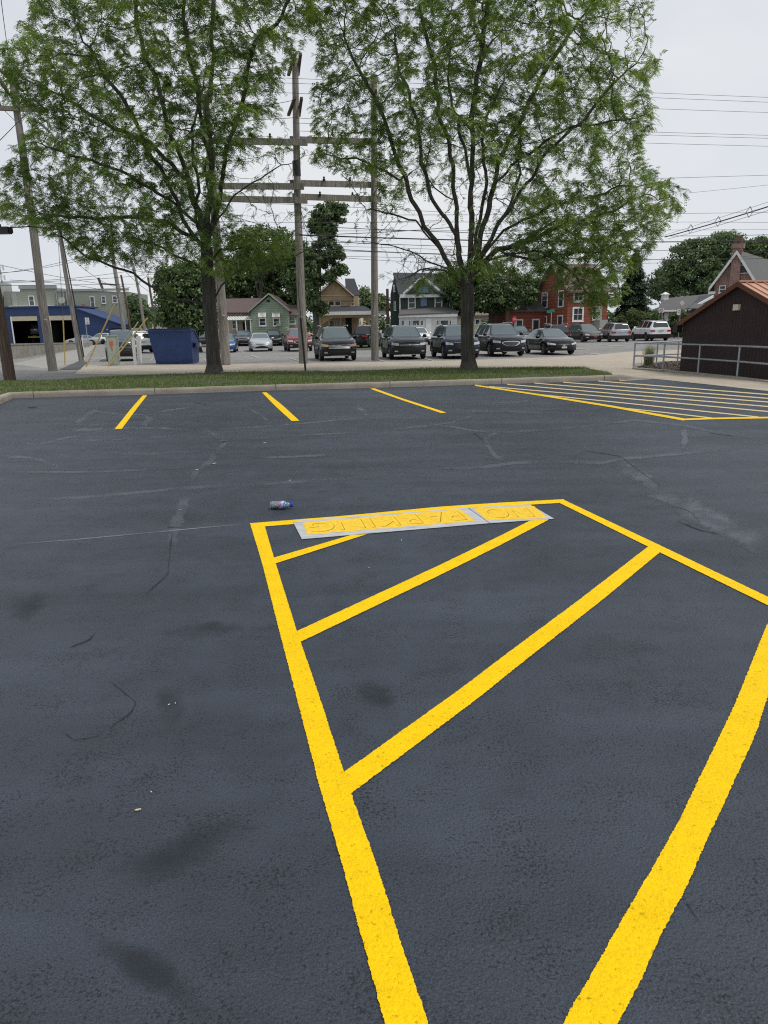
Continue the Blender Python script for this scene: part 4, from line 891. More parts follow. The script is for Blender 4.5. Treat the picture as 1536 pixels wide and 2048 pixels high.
P_SILVER = paint('silver', (.36, .38, .40), .6); P_WHITE = paint('white', (.74, .75, .75), 0); P_RED = paint('red', (.20, .008, .014), .3); P_BGREY = paint('blue_grey', (.085, .105, .125), .4)
P_BRONZE = paint('bronze', (.13, .115, .10), .5); P_LSILV = paint('pale_silver', (.48, .50, .52), .5); P_BLUE = paint('blue', (.02, .07, .22), .3); P_MAROON = paint('faded_maroon', (.20, .05, .06), .1)
P_MGREY = paint('mid_grey', (.16, .17, .18), .5)
make_car('boxy', 247, 722, 20, paint('slate', (.030, .036, .042)), 'blue grey boxy SUV behind the green utility cabinet and guy wires', grille='black', cat='car', two_tone=None, plate=False)
make_car('suv', 289, 705, 34, P_WHITE, 'white crossover seen from behind left of the blue dumpster', face='rear', plate=False)
make_car('sedan', 131, 690.8, -76, P_SILVER, 'silver sedan parked side on before the blue garage', plate=False)
make_car('suv', 172, 689.6, -76, P_WHITE, 'small white car half hidden behind the silver sedan by the garage', plate=False, scale=.9)
make_car('suv', 352, 686, 30, P_MAROON, 'faded maroon car whose roof shows above the blue dumpster', plate=False)
make_car('suv', 408, 694, 8, P_BLACK, 'black SUV peeking out left of the locust trunk beside the dumpster', plate=False)
make_car('sedan', 448, 705, 8, P_BLUE, 'bright blue car hidden behind the locust trunk and wooden pole', plate=False)
make_car('suv', 489, 692, 12, P_MGREY, 'mid grey SUV parked left behind the silver sedan in front of the green bungalow', plate=False, scale=.97)
make_car('sedan', 524, 702.5, 12, P_LSILV, 'silver sedan facing us alone in front of the green bungalow', plate=False)
make_car('suv', 548, 691.5, 9, P_DGREY, 'dark grey SUV half hidden behind the front facing silver sedan', plate=False, scale=.93)
make_car('suv', 602, 702.5, 12, P_RED, 'red SUV behind the middle wooden pole', grille='wing', plate=False)
make_car('suv', 680, 721.5, 10, P_BLACK, 'black SUV with wide chrome bar grille and amber headlights', lamp=M_AMB, grille='bars', plate=False)
make_car('pickup', 712, 696, -14, P_BLACK, 'black pickup truck seen from behind right of the black SUV with chrome bars', face='rear', name='pickup_truck', cat='pickup truck')
make_car('suv', 820, 718.5, 7, P_DGREY, 'dark grey SUV right of the rightmost wooden pole with three bar grille', grille='black', plate=False)
make_car('suv', 846, 690, 8, P_WHITE, 'white SUV mostly hidden between the dark grey and the navy SUVs', plate=False, scale=.93)
make_car('suv', 928, 717, 7, P_NAVY, 'navy blue SUV partly behind the right locust trunk', grille='hex', plate=False, scale=.98)
make_car('suv', 1022, 712.5, 8, P_PLUM, 'dark plum SUV with chrome edged wing shaped grille right of the locust trunk', grille='wing', plate=False, scale=1.0)
make_car('sedan', 1127, 709, 8, P_BLACK, 'black compact sedan with pale headlights at the right end of the front row')
make_car('suv', 1052, 684, 12, P_BGREY, 'grey SUV just showing behind the roof of the plum SUV', plate=False, scale=.92)
make_car('suv', 1120, 693, 1, P_BLACK, 'black SUV seen from behind over the black compact sedan', face='rear', plate=False, scale=.95, tint=M_CGLASSD)
make_car('wagon', 1190, 684, 9, P_BRONZE, 'bronze grey wagon facing us left of the silver SUV', plate=mat('plate_red', (.35, .05, .06), .5))
make_car('suv', 1243, 683.5, 1, P_SILVER, 'silver SUV seen from behind between the bronze wagon and the white SUV', face='rear', scale=.97, tint=M_CGLASSD)
make_car('suv', 1321, 681.5, 3, P_WHITE, 'large white SUV seen from behind at the right end beside the brown shed', face='rear', scale=1.05, tint=M_CGLASSD)

# ================================================================== DUMPSTER, CABINET, POSTS, SIGNS
M_DBLUE = mat('dumpster_blue', (.017, .050, .165), .45, .18, 2.5, .15, 30)
M_LID = mat('dumpster_lid', (.010, .022, .065), .55)
def dumpster():
    A = G(312, 728); B = G(377, 727.5); Lw = (B-A).length; ang = atan2(B.y-A.y, B.x-A.x)+R(14)
    e = empty('dumpster', (A.x, A.y, -.02), ang, 'large blue steel dumpster with sloping lid beside the left locust trunk', 'dumpster')
    W, H, Dp = Lw*1.03, 1.72, 1.55
    def yz(x): return [(x, .06, .02), (x, Dp-.12, .02), (x, Dp, .18), (x, Dp, 1.22), (x, .45, H), (x, -.06, H)]
    b = MB(); L_ = [(-.0, .05, .02), (-.0, Dp-.12, .02), (0, Dp, .18), (-.12, Dp, 1.25), (-.22, .6, H), (-.26, -.05, H)]; R_ = [(W, .05, .02), (W, Dp-.12, .02), (W, Dp, .18), (W+.02, Dp, 1.25), (W+.04, .6, H), (W+.04, -.05, H)]
    b.add(L_+R_, [(0, 1, 2, 3, 4, 5), (11, 10, 9, 8, 7, 6)]+[(i, i+6, (i+1) % 6+6, (i+1) % 6) for i in range(6)]); b.build('body', M_DBLUE, e)
    r = MB(); r.box((-.30, -.10, H-.07), (W+.08, -.03, H+.01)); r.bar((W+.05, -.06, H-.02), (W+.05, .6, H-.02), .07); r.bar((W+.05, .6, H-.02), (W+.03, Dp+.02, 1.24), .07); r.bar((-.27, -.06, H-.02), (-.24, .6, H-.02), .07); r.bar((-.24, .6, H-.02), (-.14, Dp+.02, 1.24), .07); r.build('rim', M_DBLUE, e)
    for k in range(2):
        x0, x1 = -.22+k*(W+.25)/2, -.22+(k+1)*(W+.25)/2-.03
        l = MB(); l.poly([(x0, -.02, H+.02), (x1, -.02, H+.02), (x1, .6, H+.02), (x0, .6, H+.02)], (0, 0, .045)); l.poly([(x0, .6, H+.02), (x1, .6, H+.02), (x1, Dp+.05, 1.27), (x0, Dp+.05, 1.27)], (0, .02, .045))
        for q in range(4): xx = x0+.1+q*(x1-x0-.2)/3; l.bar((xx, .6, H+.07), (xx, Dp+.04, 1.33), .07, .03)
        l.build('lid', M_LID, e)
    h = MB(); [h.box((.25+k*.62, -.09, H-.02), (.37+k*.62, .03, H+.07)) for k in range(3)]; h.build('hinge', M_BLACK, e)
    f = MB(); x = W+.04
    for z0, z1 in ((.80, .84), (1.02, 1.06)): f.box((x-.02, .25, z0), (x+.17, Dp-.15, z1))
    f.box((x+.13, .25, .845), (x+.17, Dp-.15, 1.015)); f.build('fork_pocket', M_DBLUE, e)
    MB().box((x+.171, 1.0, .86), (x+.178, 1.33, 1.01)).build('warning_label', mat('label_yellow', (.70, .55, .06), .5), e)
    s = MB(); s.box((.0, -.012, .17), (W, .05, .20)); s.box((W-.01, .06, .17), (W+.012, Dp-.1, .20)); s.build('bottom_rib', M_DBLUE, e)
    v = MB(); [v.box((W*q-.03, .0, .22), (W*q+.03, .055, 1.62)) for q in (.0,)]
    k = MB(); k.box((.1, .1, -.02), (.25, Dp-.2, .03)); k.box((W-.25, .1, -.02), (W-.1, Dp-.2, .03)); k.build('skid', M_BLACK, e)
dumpster()
def cabinet():
    A = G(217, 731); B = G(236, 730); w = .50; e = empty('utility_cabinet', (A.x, A.y, -.02), R(12), 'tall pale green metal utility cabinet with orange sticker among the guy wires', 'utility cabinet')
    mg = mat('cabinet_green', (.36, .42, .36), .5, .12, 3)
    MB().box((0, 0, 0), (w, .45, 1.45)).build('cabinet_body', mg, e); t = MB(); t.box((-.03, -.03, 1.453), (w+.03, .48, 1.50)); t.build('cabinet_lid', mg, e)
    d = MB(); d.box((.04, -.018, .1), (w-.04, -.002, 1.40)); d.build('door', mg, e)
    MB().poly([(.16, -.03, 1.22), (.34, -.03, 1.22), (.34, -.03, 1.05), (.29, -.03, .98), (.28, -.03, .75), (.22, -.03, .75), (.21, -.03, .98), (.16, -.03, 1.05)], (0, .01, 0)).build('sticker', mat('sticker_orange', (.62, .14, .07), .6), e)
    MB().box((w+.003, .06, .25), (w+.06, .38, 1.43)).build('side_box', mg, e)
cabinet()
def post(px, py, top, w, m, label, name='white_post', cat='post', group='white marker posts by the utility cabinet'):
    p = G(px, py); q = at(top[0], top[1], p.y); d = q-p
    e = empty(name, (p.x, p.y, -.02), 0, label, cat, group); MB().bar((0, 0, 0), (d.x, 0, d.z+.02), w, w).build('shaft', m, e)
    MB().bar((d.x*1.001, 0, d.z+.023), (d.x*1.02, 0, d.z+.06), w*.7, w*.7).build('cap', m, e)
post(271, 729, (266, 676), .13, M_WHITE, 'white square post nearest the cabinet, left of the pair')
post(278, 727, (275, 674), .12, M_WHITE, 'middle one of the white posts next to the dumpster')
post(281, 724, (279, 673), .12, M_WHITE, 'rear white post closest to the blue dumpster')
post(168, 719, (162, 676), .12, M_WHITE, 'leaning white post at the foot of the thin leaning pole')
M_GUARD = mat('guy_guard_yellow', (.62, .48, .13), .55, .12, 5); M_GUARDW = mat('guy_guard_grey', (.45, .45, .42), .6)
def guy(px, py, top, ext, label, m=M_GUARD, dy=-.6, hl=1.0, r=.033):
    p = G(px, py); q = at(top[0], top[1], p.y+dy); d = q-p
    e = empty('guy_wire', (p.x, p.y, -.02), 0, label, 'guy wire', 'guy wires with plastic guards')
    MB().tube([(0, 0, 0), d*hl], r, 8).build('guard', m, e)
    if ext: MB().tube([d*hl, d*hl*.999+(at(ext[0], ext[1], p.y+dy+2)-q)], .012, 4).build('cable', M_WIRE, e)
guy(130, 729, (126, 634), (110, 380), 'thin upright yellow guy guard standing between two leaning poles')
guy(172, 733, (229, 608), (243, 570), 'long yellow guy guard slanting left of the green cabinet')
guy(214, 731, (276, 644), (330, 560), 'grey guy guard slanting across the green cabinet', M_GUARDW)
guy(216, 732, (295, 635), (350, 545), 'yellow guy guard slanting across the green cabinet toward the dumpster')
guy(611.5, 745, (601, 636), (596, 560), 'black guard of a guy wire planted at the grass edge by the middle pole', M_BLACK, .0, 1.0, .04)
# signs
def sign(pxb, pyb, top, board, text, label, bm, tm=None, cat='sign', Y=None, shape='rect', name='street_sign', pw=.06, extra=None):
    p = G(pxb, pyb) if Y is None else Vector((at(pxb, pyb, Y).x, Y, 0)); q = at(top[0], top[1], p.y)
    e = empty(name, (p.x, p.y, -.02), 0, label, cat)
    MB().box((-pw/2, -pw/2, 0), (pw/2, pw/2, q.z)).build('signpost', M_GALV, e)
    x0, y0, x1, y1 = board; a = at(x0, y0, p.y); b = at(x1, y1, p.y); cx, cz = (a.x+b.x)/2-p.x, (a.z+b.z)/2+.02; w, h = abs(b.x-a.x), abs(a.z-b.z)
    if shape == 'oct': pts = [(cx+w/2*1.08*cos(R(22.5+45*k)), -.06, cz+h/2*1.08*sin(R(22.5+45*k))) for k in range(8)]
    else: pts = [(cx-w/2, -.06, cz-h/2), (cx+w/2, -.06, cz-h/2), (cx+w/2, -.06, cz+h/2), (cx-w/2, -.06, cz+h/2)]
    MB().poly(pts, (0, .02, 0)).build('sign_board', bm, e)
    for s, u, v, ww, hh in text: text_part(s, 'lettering', tm, e, (cx+u*w, -.066, cz+v*h), ww*w, hh*h)
    return e, cx, cz, w, h
M_INK = mat('sign_ink', (.015, .015, .015), .6); M_SIGNW = mat('sign_white', (.74, .74, .72), .5); M_SIGNR = mat('sign_red', (.42, .02, .025), .5); M_SIGNG = mat('sign_green', (.015, .18, .12), .5); M_SIGNY = mat('sign_yellow', (.75, .50, .03), .5)
e, cx, cz, w, h = sign(177, 694, (174, 634), (170, 635.5, 179.5, 648.5), [('ONE', 0, .30, .66, .20), ('WAY', 0, .0, .72, .20)], 'white one way sign on a steel post before the blue garage', M_SIGNW, M_INK)
MB().poly([(cx-.34*w, -.066, cz-.24*h), (cx+.08*w, -.066, cz-.24*h), (cx+.08*w, -.066, cz-.14*h), (cx+.36*w, -.066, cz-.29*h), (cx+.08*w, -.066, cz-.44*h), (cx+.08*w, -.066, cz-.34*h), (cx-.34*w, -.066, cz-.34*h)], (0, .004, 0)).build('arrow', M_INK, e)
sign(1029, 672, (1029, 632), (1024.5, 632, 1033, 645), [('STOP', 0, 0, .72, .28)], 'red stop sign behind the plum SUV', M_SIGNR, M_SIGNW, shape='oct', Y=72)
e, cx, cz, w, h = sign(1101, 672, (1101, 620), (1101, 618, 1109, 624), [], 'green street name sign before the red house', M_SIGNG, Y=70)
MB().box((cx-w*1.45, -.10, cz-h*.75), (cx-w*.4, -.08, cz+h*.1)).build('sign_board', M_SIGNG, e)
e, cx, cz, w, h = sign(726, 690, (724, 640), (721, 636, 727, 657), [], 'white sign and black and yellow striped marker between pickup and right wooden pole', M_SIGNW, Y=66)
MB().box((cx+w*.5, -.12, cz-h*.75), (cx+w*1.45, -.09, cz+h*.22)).build('hazard_board', M_SIGNY, e)
hs = MB()
for k in range(4): z = cz-h*.62+k*h*.22; hs.poly([(cx+w*.5, -.125, z), (cx+w*1.45, -.125, z-h*.12), (cx+w*1.45, -.125, z-h*.01), (cx+w*.5, -.125, z+h*.11)], (0, .004, 0))
hs.build('hazard_stripe', M_INK, e)
e, cx, cz, w, h = sign(1357, 668, (1357, 614), (1354.5, 618, 1360, 630), [('ONE', 0, .22, .7, .2), ('WAY', 0, -.1, .7, .2)], 'small white sign on a galvanised post beside the shed', M_SIGNW, M_INK, Y=72)
e, cx, cz, w, h = sign(1322, 668, (1322, 617), (1318, 617, 1326.5, 625.5), [], 'white no parking symbol sign before the dark ranch house', M_SIGNW, Y=76)
rg_ = MB(); n_ = 16
for k in range(n_): a, b = 2*pi*k/n_, 2*pi*(k+1)/n_; rg_.poly([(cx+w*.42*cos(a), -.066, cz+w*.42*sin(a)), (cx+w*.42*cos(b), -.066, cz+w*.42*sin(b)), (cx+w*.31*cos(b), -.066, cz+w*.31*sin(b)), (cx+w*.31*cos(a), -.066, cz+w*.31*sin(a))], (0, .003, 0))
rg_.bar((cx-w*.28, -.066, cz+w*.28), (cx+w*.28, -.066, cz-w*.28), w*.09, .004); rg_.build('symbol', M_SIGNR, e)
text_part('P', 'lettering', M_INK, e, (cx, -.063, cz), w*.26, w*.4)

# ================================================================== POLES AND WIRES
def pole(base, tops, Y=None, r0=.17, r1=.12, m=M_POLE, label='', name='utility_pole', z0=-.05, n=12, group=None):
    p = G(base[0], base[1], 0) if Y is None else Vector((at(base[0], base[1], Y).x, Y, 0)); e = empty(name, (p.x, p.y, z0), 0, label, 'utility pole', group)
    P = [Vector((0, 0, 0))]+[at(x, y, p.y)-Vector((p.x, p.y, z0)) for x, y in tops]; k = len(P)
    pts = []; 
    for a, b in zip(P, P[1:]):
        for i in range(6): pts.append(a.lerp(b, i/6))
    pts.append(P[-1]); rs = [r0+(r1-r0)*i/(len(pts)-1) for i in range(len(pts))]
    MB().tube(pts, rs, n).build('pole_shaft', m, e, True, 50); return e, p
def loc(e, px, py, Y): q = at(px, py, Y); return q-e.location
# brown pole in the grass at the very left
e, p = pole((20, 760), [(2, 640), (-12, 565), (-45, 400), (-90, 160)], r0=.205, r1=.15, m=M_POLEB, label='dark brown wooden pole at the very left edge in the grass')
# left pole with cross arm
e, p = pole((106, 741), [(84, 600), (62, 420), (45, 300), (22, 142)], r0=.20, r1=.13, m=M_POLE, label='tall leaning wooden pole on the left with a cross arm and black band'); Yp = p.y
MB().bar(loc(e, -60, 214, Yp-.15), loc(e, 96, 220, Yp-.15), .17, .16).build('cross_arm', M_POLE, e)
MB().bar(loc(e, -2, 138, Yp-.25), loc(e, 46, 182, Yp-.9), .12, .10).build('cross_arm', M_POLEB, e); MB().bar(loc(e, -6, 150, Yp+.25), loc(e, 16, 185, Yp+.9), .12, .10).build('cross_arm', M_POLEB, e)
MB().tube([loc(e, 47.5, 315, Yp), loc(e, 51.5, 350, Yp)], .165, 12).build('black_band', M_BLACK, e)
br = MB(); br.bar(loc(e, 33, 245, Yp-.12), loc(e, 5, 217, Yp-.12), .05, .02); br.bar(loc(e, 33, 245, Yp-.12), loc(e, 66, 220, Yp-.12), .05, .02); br.build('brace', M_GALV, e)
for x in (0, 60, 84): MB().lathe([(.02, 0), (.06, .02), (.06, .05), (.03, .08), (.05, .1), (.02, .14)], 8, Matrix.Translation(loc(e, x, 214+x*.03-2, Yp-.15))).build('insulator', M_CLAD, e, True)
MB().bar(loc(e, 88.5, 639, Yp-.22), loc(e, 94, 640, Yp-.22), .06, .02).build('tag_plate', M_WHITE, e)
e, p = pole((163, 721.5), [(148, 640), (130, 540), (113, 420)], r0=.15, r1=.10, label='thinner leaning grey pole behind the left pole, dark edge on its right'); Yp = p.y
MB().tube([loc(e, 168, 715, Yp-.1), loc(e, 150, 610, Yp-.12), loc(e, 123, 470, Yp-.12)], .035, 6).build('cable_guard', M_BLACK, e)
e, p = pole((250, 668), [(240, 600), (229, 535), (222, 490)], Y=66, r0=.20, r1=.15, label='grey wooden pole behind the boxy SUV in front of the olive building')
e, p = pole((263, 668), [(252, 600), (242, 550)], Y=70, r0=.11, r1=.09, m=M_POLEB, label='thin dark pole just right of the olive building corner')
e, p = pole((292, 668), [(279, 590), (266, 526)], Y=74, r0=.16, r1=.12, label='distant pole carrying a small street lamp arm'); 
MB().tube([loc(e, 266, 533, 74), loc(e, 262, 531, 74), loc(e, 258, 533, 74)], .05, 6).build('lamp_arm', M_GALV, e)
MB().lathe([(.05, 0), (.22, .02), (.18, .14), (.05, .2)], 8, Matrix.Translation(loc(e, 257, 535, 74))).build('lamp_head', M_GALV, e, True)
e, p = pole((312, 668), [(305, 612), (296, 555)], Y=90, r0=.16, r1=.12, m=M_POLEB, label='far dark pole between the street lamp pole and the bushy tree')
e, p = pole((1016, 668), [(1015, 600), (1013, 545)], Y=78, r0=.27, r1=.24, m=M_POLEB, label='stout brown pole near the stop sign behind the plum SUV')
e, p = pole((1038, 668), [(1038, 620), (1037, 590)], Y=84, r0=.17, r1=.15, label='short pale grey pole right of the stop sign')
# pole frame of three poles and paired beams
def pole_frame():
    b0, b1, b2 = G(452, 729), G(607, 726), G(750, 720.5); Yf = b1.y
    e = empty('pole_frame', (b1.x, b1.y, -.05), 0, 'tall timber frame of three wooden poles joined by horizontal beams behind the trees', 'utility pole frame')
    def L(px, py, Y): return at(px, py, Y)-e.location
    Ys = [b0.y, b1.y, b2.y]
    shafts = [((452, 729), [(440, 560), (425, 370), (410, 190)], .235, .15), ((607, 726), [(601, 560), (595, 400), (590, 118)], .22, .14), ((750, 720.5), [(749, 560), (748, 400), (748, 150)], .20, .13)]
    for (bx, by), tp, r0, r1 in shafts:
        Y = G(bx, by).y; P = [G(bx, by)-e.location]+[L(x, y, Y) for x, y in tp]; pts = []
        for a, b in zip(P, P[1:]): pts += [a.lerp(b, i/6) for i in range(6)]
        pts.append(P[-1]); MB().tube(pts, [r0+(r1-r0)*i/(len(pts)-1) for i in range(len(pts))], 14).build('pole_shaft', M_POLE, e, True, 50)
    for x0, y0, x1, y1, dy in ((420, 281, 615, 285, -.25), (580, 279, 760, 284, .28), (425, 372, 608, 373, -.26), (580, 366, 762, 370, .28), (430, 397, 615, 401, -.26), (585, 393, 762, 399, .28)):
        Ya = np.interp(x0, [452, 607, 750], Ys)+dy; Yb = np.interp(x1, [452, 607, 750], Ys)+dy
        MB().bar(L(x0, y0, Ya), L(x1, y1, Yb), .10, .27).build('beam', M_POLE, e)
    for x, y, x2, y2 in ((590, 110, 577, 150), (601, 108, 596, 150), (590, 195, 577, 230), (603, 196, 598, 232), (424, 175, 421, 205), (752, 180, 745, 210)):
        Y = np.interp(x, [452, 607, 750], Ys); MB().bar(L(x, y, Y-.9), L(x2, y2, Y+1.0), .13, .10).build('cross_arm', M_POLEB, e)
    MB().tube([L(592.6, 322, Ys[1]), L(593.8, 352, Ys[1])], .188, 14).build('black_band', M_BLACK, e)
    for x, y in ((607-3, 634), (749, 631), (447, 631)):
        Y = np.interp(x, [452, 607, 750], Ys)-.24; MB().bar(L(x-2, y, Y), L(x+3, y, Y), .06, .02).build('tag_plate', M_WHITE, e)
    for x, y in ((634, 268), (665, 270), (690, 272), (540, 274), (648, 360), (700, 361), (640, 390), (705, 391)):
        Y = np.interp(x, [452, 607, 750], Ys)+(.28 if x > 600 else -.25); MB().lathe([(.03, -.05), (.07, 0), (.07, .04), (.03, .07), (.06, .1), (.02, .16)], 8, Matrix.Translation(L(x, y, Y))).build('insulator', M_CLAD, e, True)
    return Ys
pole_frame()
ORD = ['topmost', 'second', 'third', 'fourth', 'fifth', 'sixth', 'seventh', 'eighth', 'ninth', 'tenth']
def wire_set(items, Y, what):
    items = sorted(items, key=lambda q: q[0][1][1]); n = len(items)
    for i, (P, r) in enumerate(items):
        wire(P, Y, ('lowest' if i == n-1 else ORD[i])+' of the '+what, r)
def wire(P, Y, label, r=.012, sag=0.0, group='overhead wires', name='overhead_wire', n=14, m=M_WIRE):
    """P: two or three pixels; Y: distance at each"""
    if not isinstance(Y, (list, tuple)): Y = [Y]*len(P)
    W = [at(x, y, d) for (x, y), d in zip(P, Y)]; pts = []
    if len(W) == 2: W = [W[0], (W[0]+W[1])/2-Vector((0, 0, sag)), W[1]]
    # quadratic through three points
    a, b, c = W; lb = (b-a).length/((b-a).length+(c-b).length)
    for i in range(n+1):
        t = i/n; l0 = (t-lb)*(t-1)/((0-lb)*(0-1)); l1 = t*(t-1)/(lb*(lb-1)); l2 = t*(t-lb)/((1-lb)); pts.append(a*l0+b*l1+c*l2)
    o = MB().tube(pts, r, 5).build(name, m, None, True); origin_to(o, pts[0]); return tag(o, label, 'wire', group)
wire_set([(P, .009) for P in ([(420, 150), (1287, 185), (1800, 205)], [(420, 160), (1272, 194), (1800, 215)], [(420, 178), (1270, 216), (1800, 232)])], [34, 40, 46], 'three thin wires high in the sky at upper right')
wire_set([(P, .009) for P in ([(590, 236), (1300, 264), (1800, 276)], [(590, 246), (1300, 270), (1800, 283)], [(600, 262), (1220, 284), (1800, 298)])], [34, 40, 46], 'three thin wires halfway up the sky right of the trees')
wire([(750, 372), (1380, 355), (1800, 342)], [33, 44, 52], 'single thin wire rising to the right above the lower bundle', .010)
wire([(1355, 388), (1536, 370), (1700, 352)], [45, 48, 52], 'faint thin wire rising steeply to the right edge', .008)
wire_set([([(750, 430), (1360, 427), (1800, 420)], .010), ([(600, 445), (1340, 444), (1800, 447)], .010), ([(600, 462), (1350, 460), (1800, 458)], .009), ([(605, 452), (1360, 472), (1800, 458)], .016),
             ([(600, 470), (1300, 484), (1800, 470)], .030), ([(608, 482), (1300, 501), (1800, 497)], .013), ([(608, 495), (1290, 519), (1800, 507)], .016), ([(608, 510), (1290, 527), (1800, 470)], .009)], [33, 44, 54], 'eight dark low wires above the houses at right')
w_ = wire([(1330, 474), (1450, 440), (1700, 360)], [52, 44, 34], 'thick spaced cable bundle rising to the right with ring spacers', .035)
wire([(1330, 470), (1450, 432), (1700, 350)], [52, 44, 34], 'thin upper wire of the rising spaced cable bundle', .010); wire([(1335, 478), (1450, 447), (1700, 368)], [52, 44, 34], 'thin lower wire of the rising spaced cable bundle', .012)
sp_ = MB()
for x, y, Y, wl in ((1381, 458, 49, 'lowest'), (1436, 443, 45, 'middle'), (1499, 424, 41, 'highest')):
    c = at(x, y, Y); sp_ = MB(); sp_.tube([c+Vector((0, 0, .28)), c+Vector((.18, 0, 0)), c+Vector((0, 0, -.28)), c+Vector((-.18, 0, 0)), c+Vector((0, 0, .28))], .025, 5)
    o = sp_.build('cable_spacer', M_GALV); origin_to(o, c); tag(o, wl+' of three small diamond spacers on the rising cable bundle', 'cable spacer', 'cable spacers')
wire_set([([(60, 452), (608, 470), (900, 455)], .015), ([(60, 470), (640, 500), (900, 508)], .012), ([(130, 500), (608, 492), (900, 500)], .008), ([(60, 425), (608, 445), (900, 440)], .008), ([(170, 520), (608, 512), (930, 520)], .008), ([(420, 402), (608, 410), (900, 425)], .009), ([(440, 425), (608, 470), (760, 488)], .013)], [33, 33, 36], 'seven dark cables crossing behind the timber pole frame')
wire_set([(P, .016) for P in ([(-60, 545), (60, 540), (240, 500)], [(-60, 552), (75, 535), (240, 490)], [(-60, 560), (100, 560), (330, 530)], [(-60, 566), (160, 560), (330, 545)], [(0, 530), (130, 556), (260, 575)], [(110, 480), (200, 560), (300, 590)], [(20, 560), (180, 575), (240, 600)],
          [(-60, 572), (100, 570), (280, 568)], [(225, 505), (268, 560), (330, 600)], [(222, 520), (300, 545), (400, 520)])], [50, 58, 68], 'ten thin wires fanning out around the left poles')
wire_set([(P, .011) for P in ([(22, 144), (10, 60), (-2, -40)], [(45, 220), (20, 190), (-20, 150)], [(60, 218), (30, 250), (-20, 300)])], [31, 26, 20], 'three thin wires leaving the tall left pole at frame edge')
wire_set([(P, .011) for P in ([(30, 145), (300, 150), (590, 120)], [(90, 217), (340, 230), (590, 200)], [(90, 219), (340, 240), (595, 235)], [(40, 300), (300, 330), (590, 300)])], [32, 33, 33], 'four thin wires between tall left pole and timber frame')
# dark box hung on the cable at the left edge
def hung_box():
    c = at(8, 461, 26); e = empty('signal_box', (c.x, c.y, c.z-.13), 0, 'black box hanging on a cable at the left edge of the view', 'signal box')
    MB().box((-.55, -.14, .02), (.20, .14, .24)).build('housing', M_BLACK, e); v = MB(); v.box((.203, -.10, .05), (.26, .10, .21)); v.box((-.2, -.05, .243), (-.1, .05, .34)); v.build('bracket', M_CLAD, e)
    MB().tube([(.2, 0, .22), (.9, 0, .24), (1.8, .4, .16)], .02, 5).build('cable', M_WIRE, e)
hung_box()

# ================================================================== RAILING, SHRUB, BED
def railing():
    e = empty('railing', tuple(G(1267, 738)), 0, 'grey galvanised pipe railing with two rails in front of the brown shed', 'railing'); o = e.location.copy()
    PB = [(1266.8, 738), (1325.4, 741.5), (1395.5, 748), (1473.5, 756), (1562, 767.5), (1660, 781)]
    ht = .91; B = [G(x, y, .0) for x, y in PB]
    for b in B: 
        b2 = b-o; MB().tube([b2, b2+Vector((0, 0, ht))], .030, 10).build('post', M_GALV, e, True, 50)
    for h in (ht, ht*.52): MB().tube([b-o+Vector((0, 0, h)) for b in B], .030, 10).build('rail', M_GALV, e, True, 60)
    c0 = B[0]; Yb = 27.5; 
    far = [c0, G(1312, 735.5), G(1354, 732.5)]
    for b in far[1:]: MB().tube([b-o, b-o+Vector((0, 0, .92))], .028, 8).build('post', M_GALV, e, True, 50)
    for h in (.92, .46): MB().tube([b-o+Vector((0, 0, h)) for b in far]+[G(1400, 729)-o+Vector((0, 0, h))], .028, 8).build('rail', M_GALV, e, True, 60)
    for b in B: MB().lathe([(.06, 0), (.06, .012), (.032, .02)], 10, Matrix.Translation(b-o)).build('foot_plate', M_GALV, e)
    # low concrete edge under it
    ed = MB(); D = offset_line(B, .10); C = offset_line(B, -.07)
    for i in range(len(B)-1): ed.add([C[i]+Vector((0, 0, -.02)), C[i+1]+Vector((0, 0, -.02)), D[i+1]+Vector((0, 0, -.02)), D[i]+Vector((0, 0, -.02)), C[i]+Vector((0, 0, .04)), C[i+1]+Vector((0, 0, .04)), D[i+1]+Vector((0, 0, .04)), D[i]+Vector((0, 0, .04))], [(0, 1, 2, 3), (4, 5, 6, 7), (0, 1, 5, 4), (3, 2, 6, 7)]+([(0, 3, 7, 4)] if i == 0 else [])+([(1, 2, 6, 5)] if i == len(B)-2 else []))
    tag(ed.build('pavement_edge', M_CONC), kind='structure')
railing()
ground_poly('mulch_bed', [(1270, 737.5), (1278, 732), (1300, 727), (1330, 723), (1370, 721), (1420, 722), (1420, 740), (1362, 739), (1325, 739.5)], node_mat('mulch', concrete_nodes((.03, .02, .015), (.07, .048, .036))), .012)
def mulch_chips():
    P = [G(x, y) for x, y in [(1272, 737), (1300, 728), (1366, 723), (1366, 738), (1330, 739)]]; poly = [(p.x, p.y) for p in P]; A = np.array(poly); n = 2600
    X = rng.uniform(A[:, 0].min(), A[:, 0].max(), n); Y = rng.uniform(A[:, 1].min(), A[:, 1].max(), n); k = in_poly(X, Y, poly); X, Y = X[k], Y[k]; n = len(X)
    a = rng.uniform(0, pi, n); l = rng.uniform(.02, .05, n); w = l*.4; Z = rng.uniform(.015, .05, n); t = rng.uniform(-.02, .02, n); ca, sa = np.cos(a), np.sin(a)
    V = np.stack([np.stack([X+ca*l*s-sa*w*q, Y+sa*l*s+ca*w*q, Z+t*s], 1) for s, q in ((-1, -1), (1, -1), (1, 1), (-1, 1))], 1)
    o = np_mesh('mulch_chips', V.reshape(-1, 3), np.arange(n*4).reshape(-1, 4), node_mat('mulch_chip', leaf_nodes((.03, .018, .014), (.17, .12, .09), 0)), tint=np.repeat(rng.random(n), 4)); tag(o, kind='stuff')
mulch_chips()
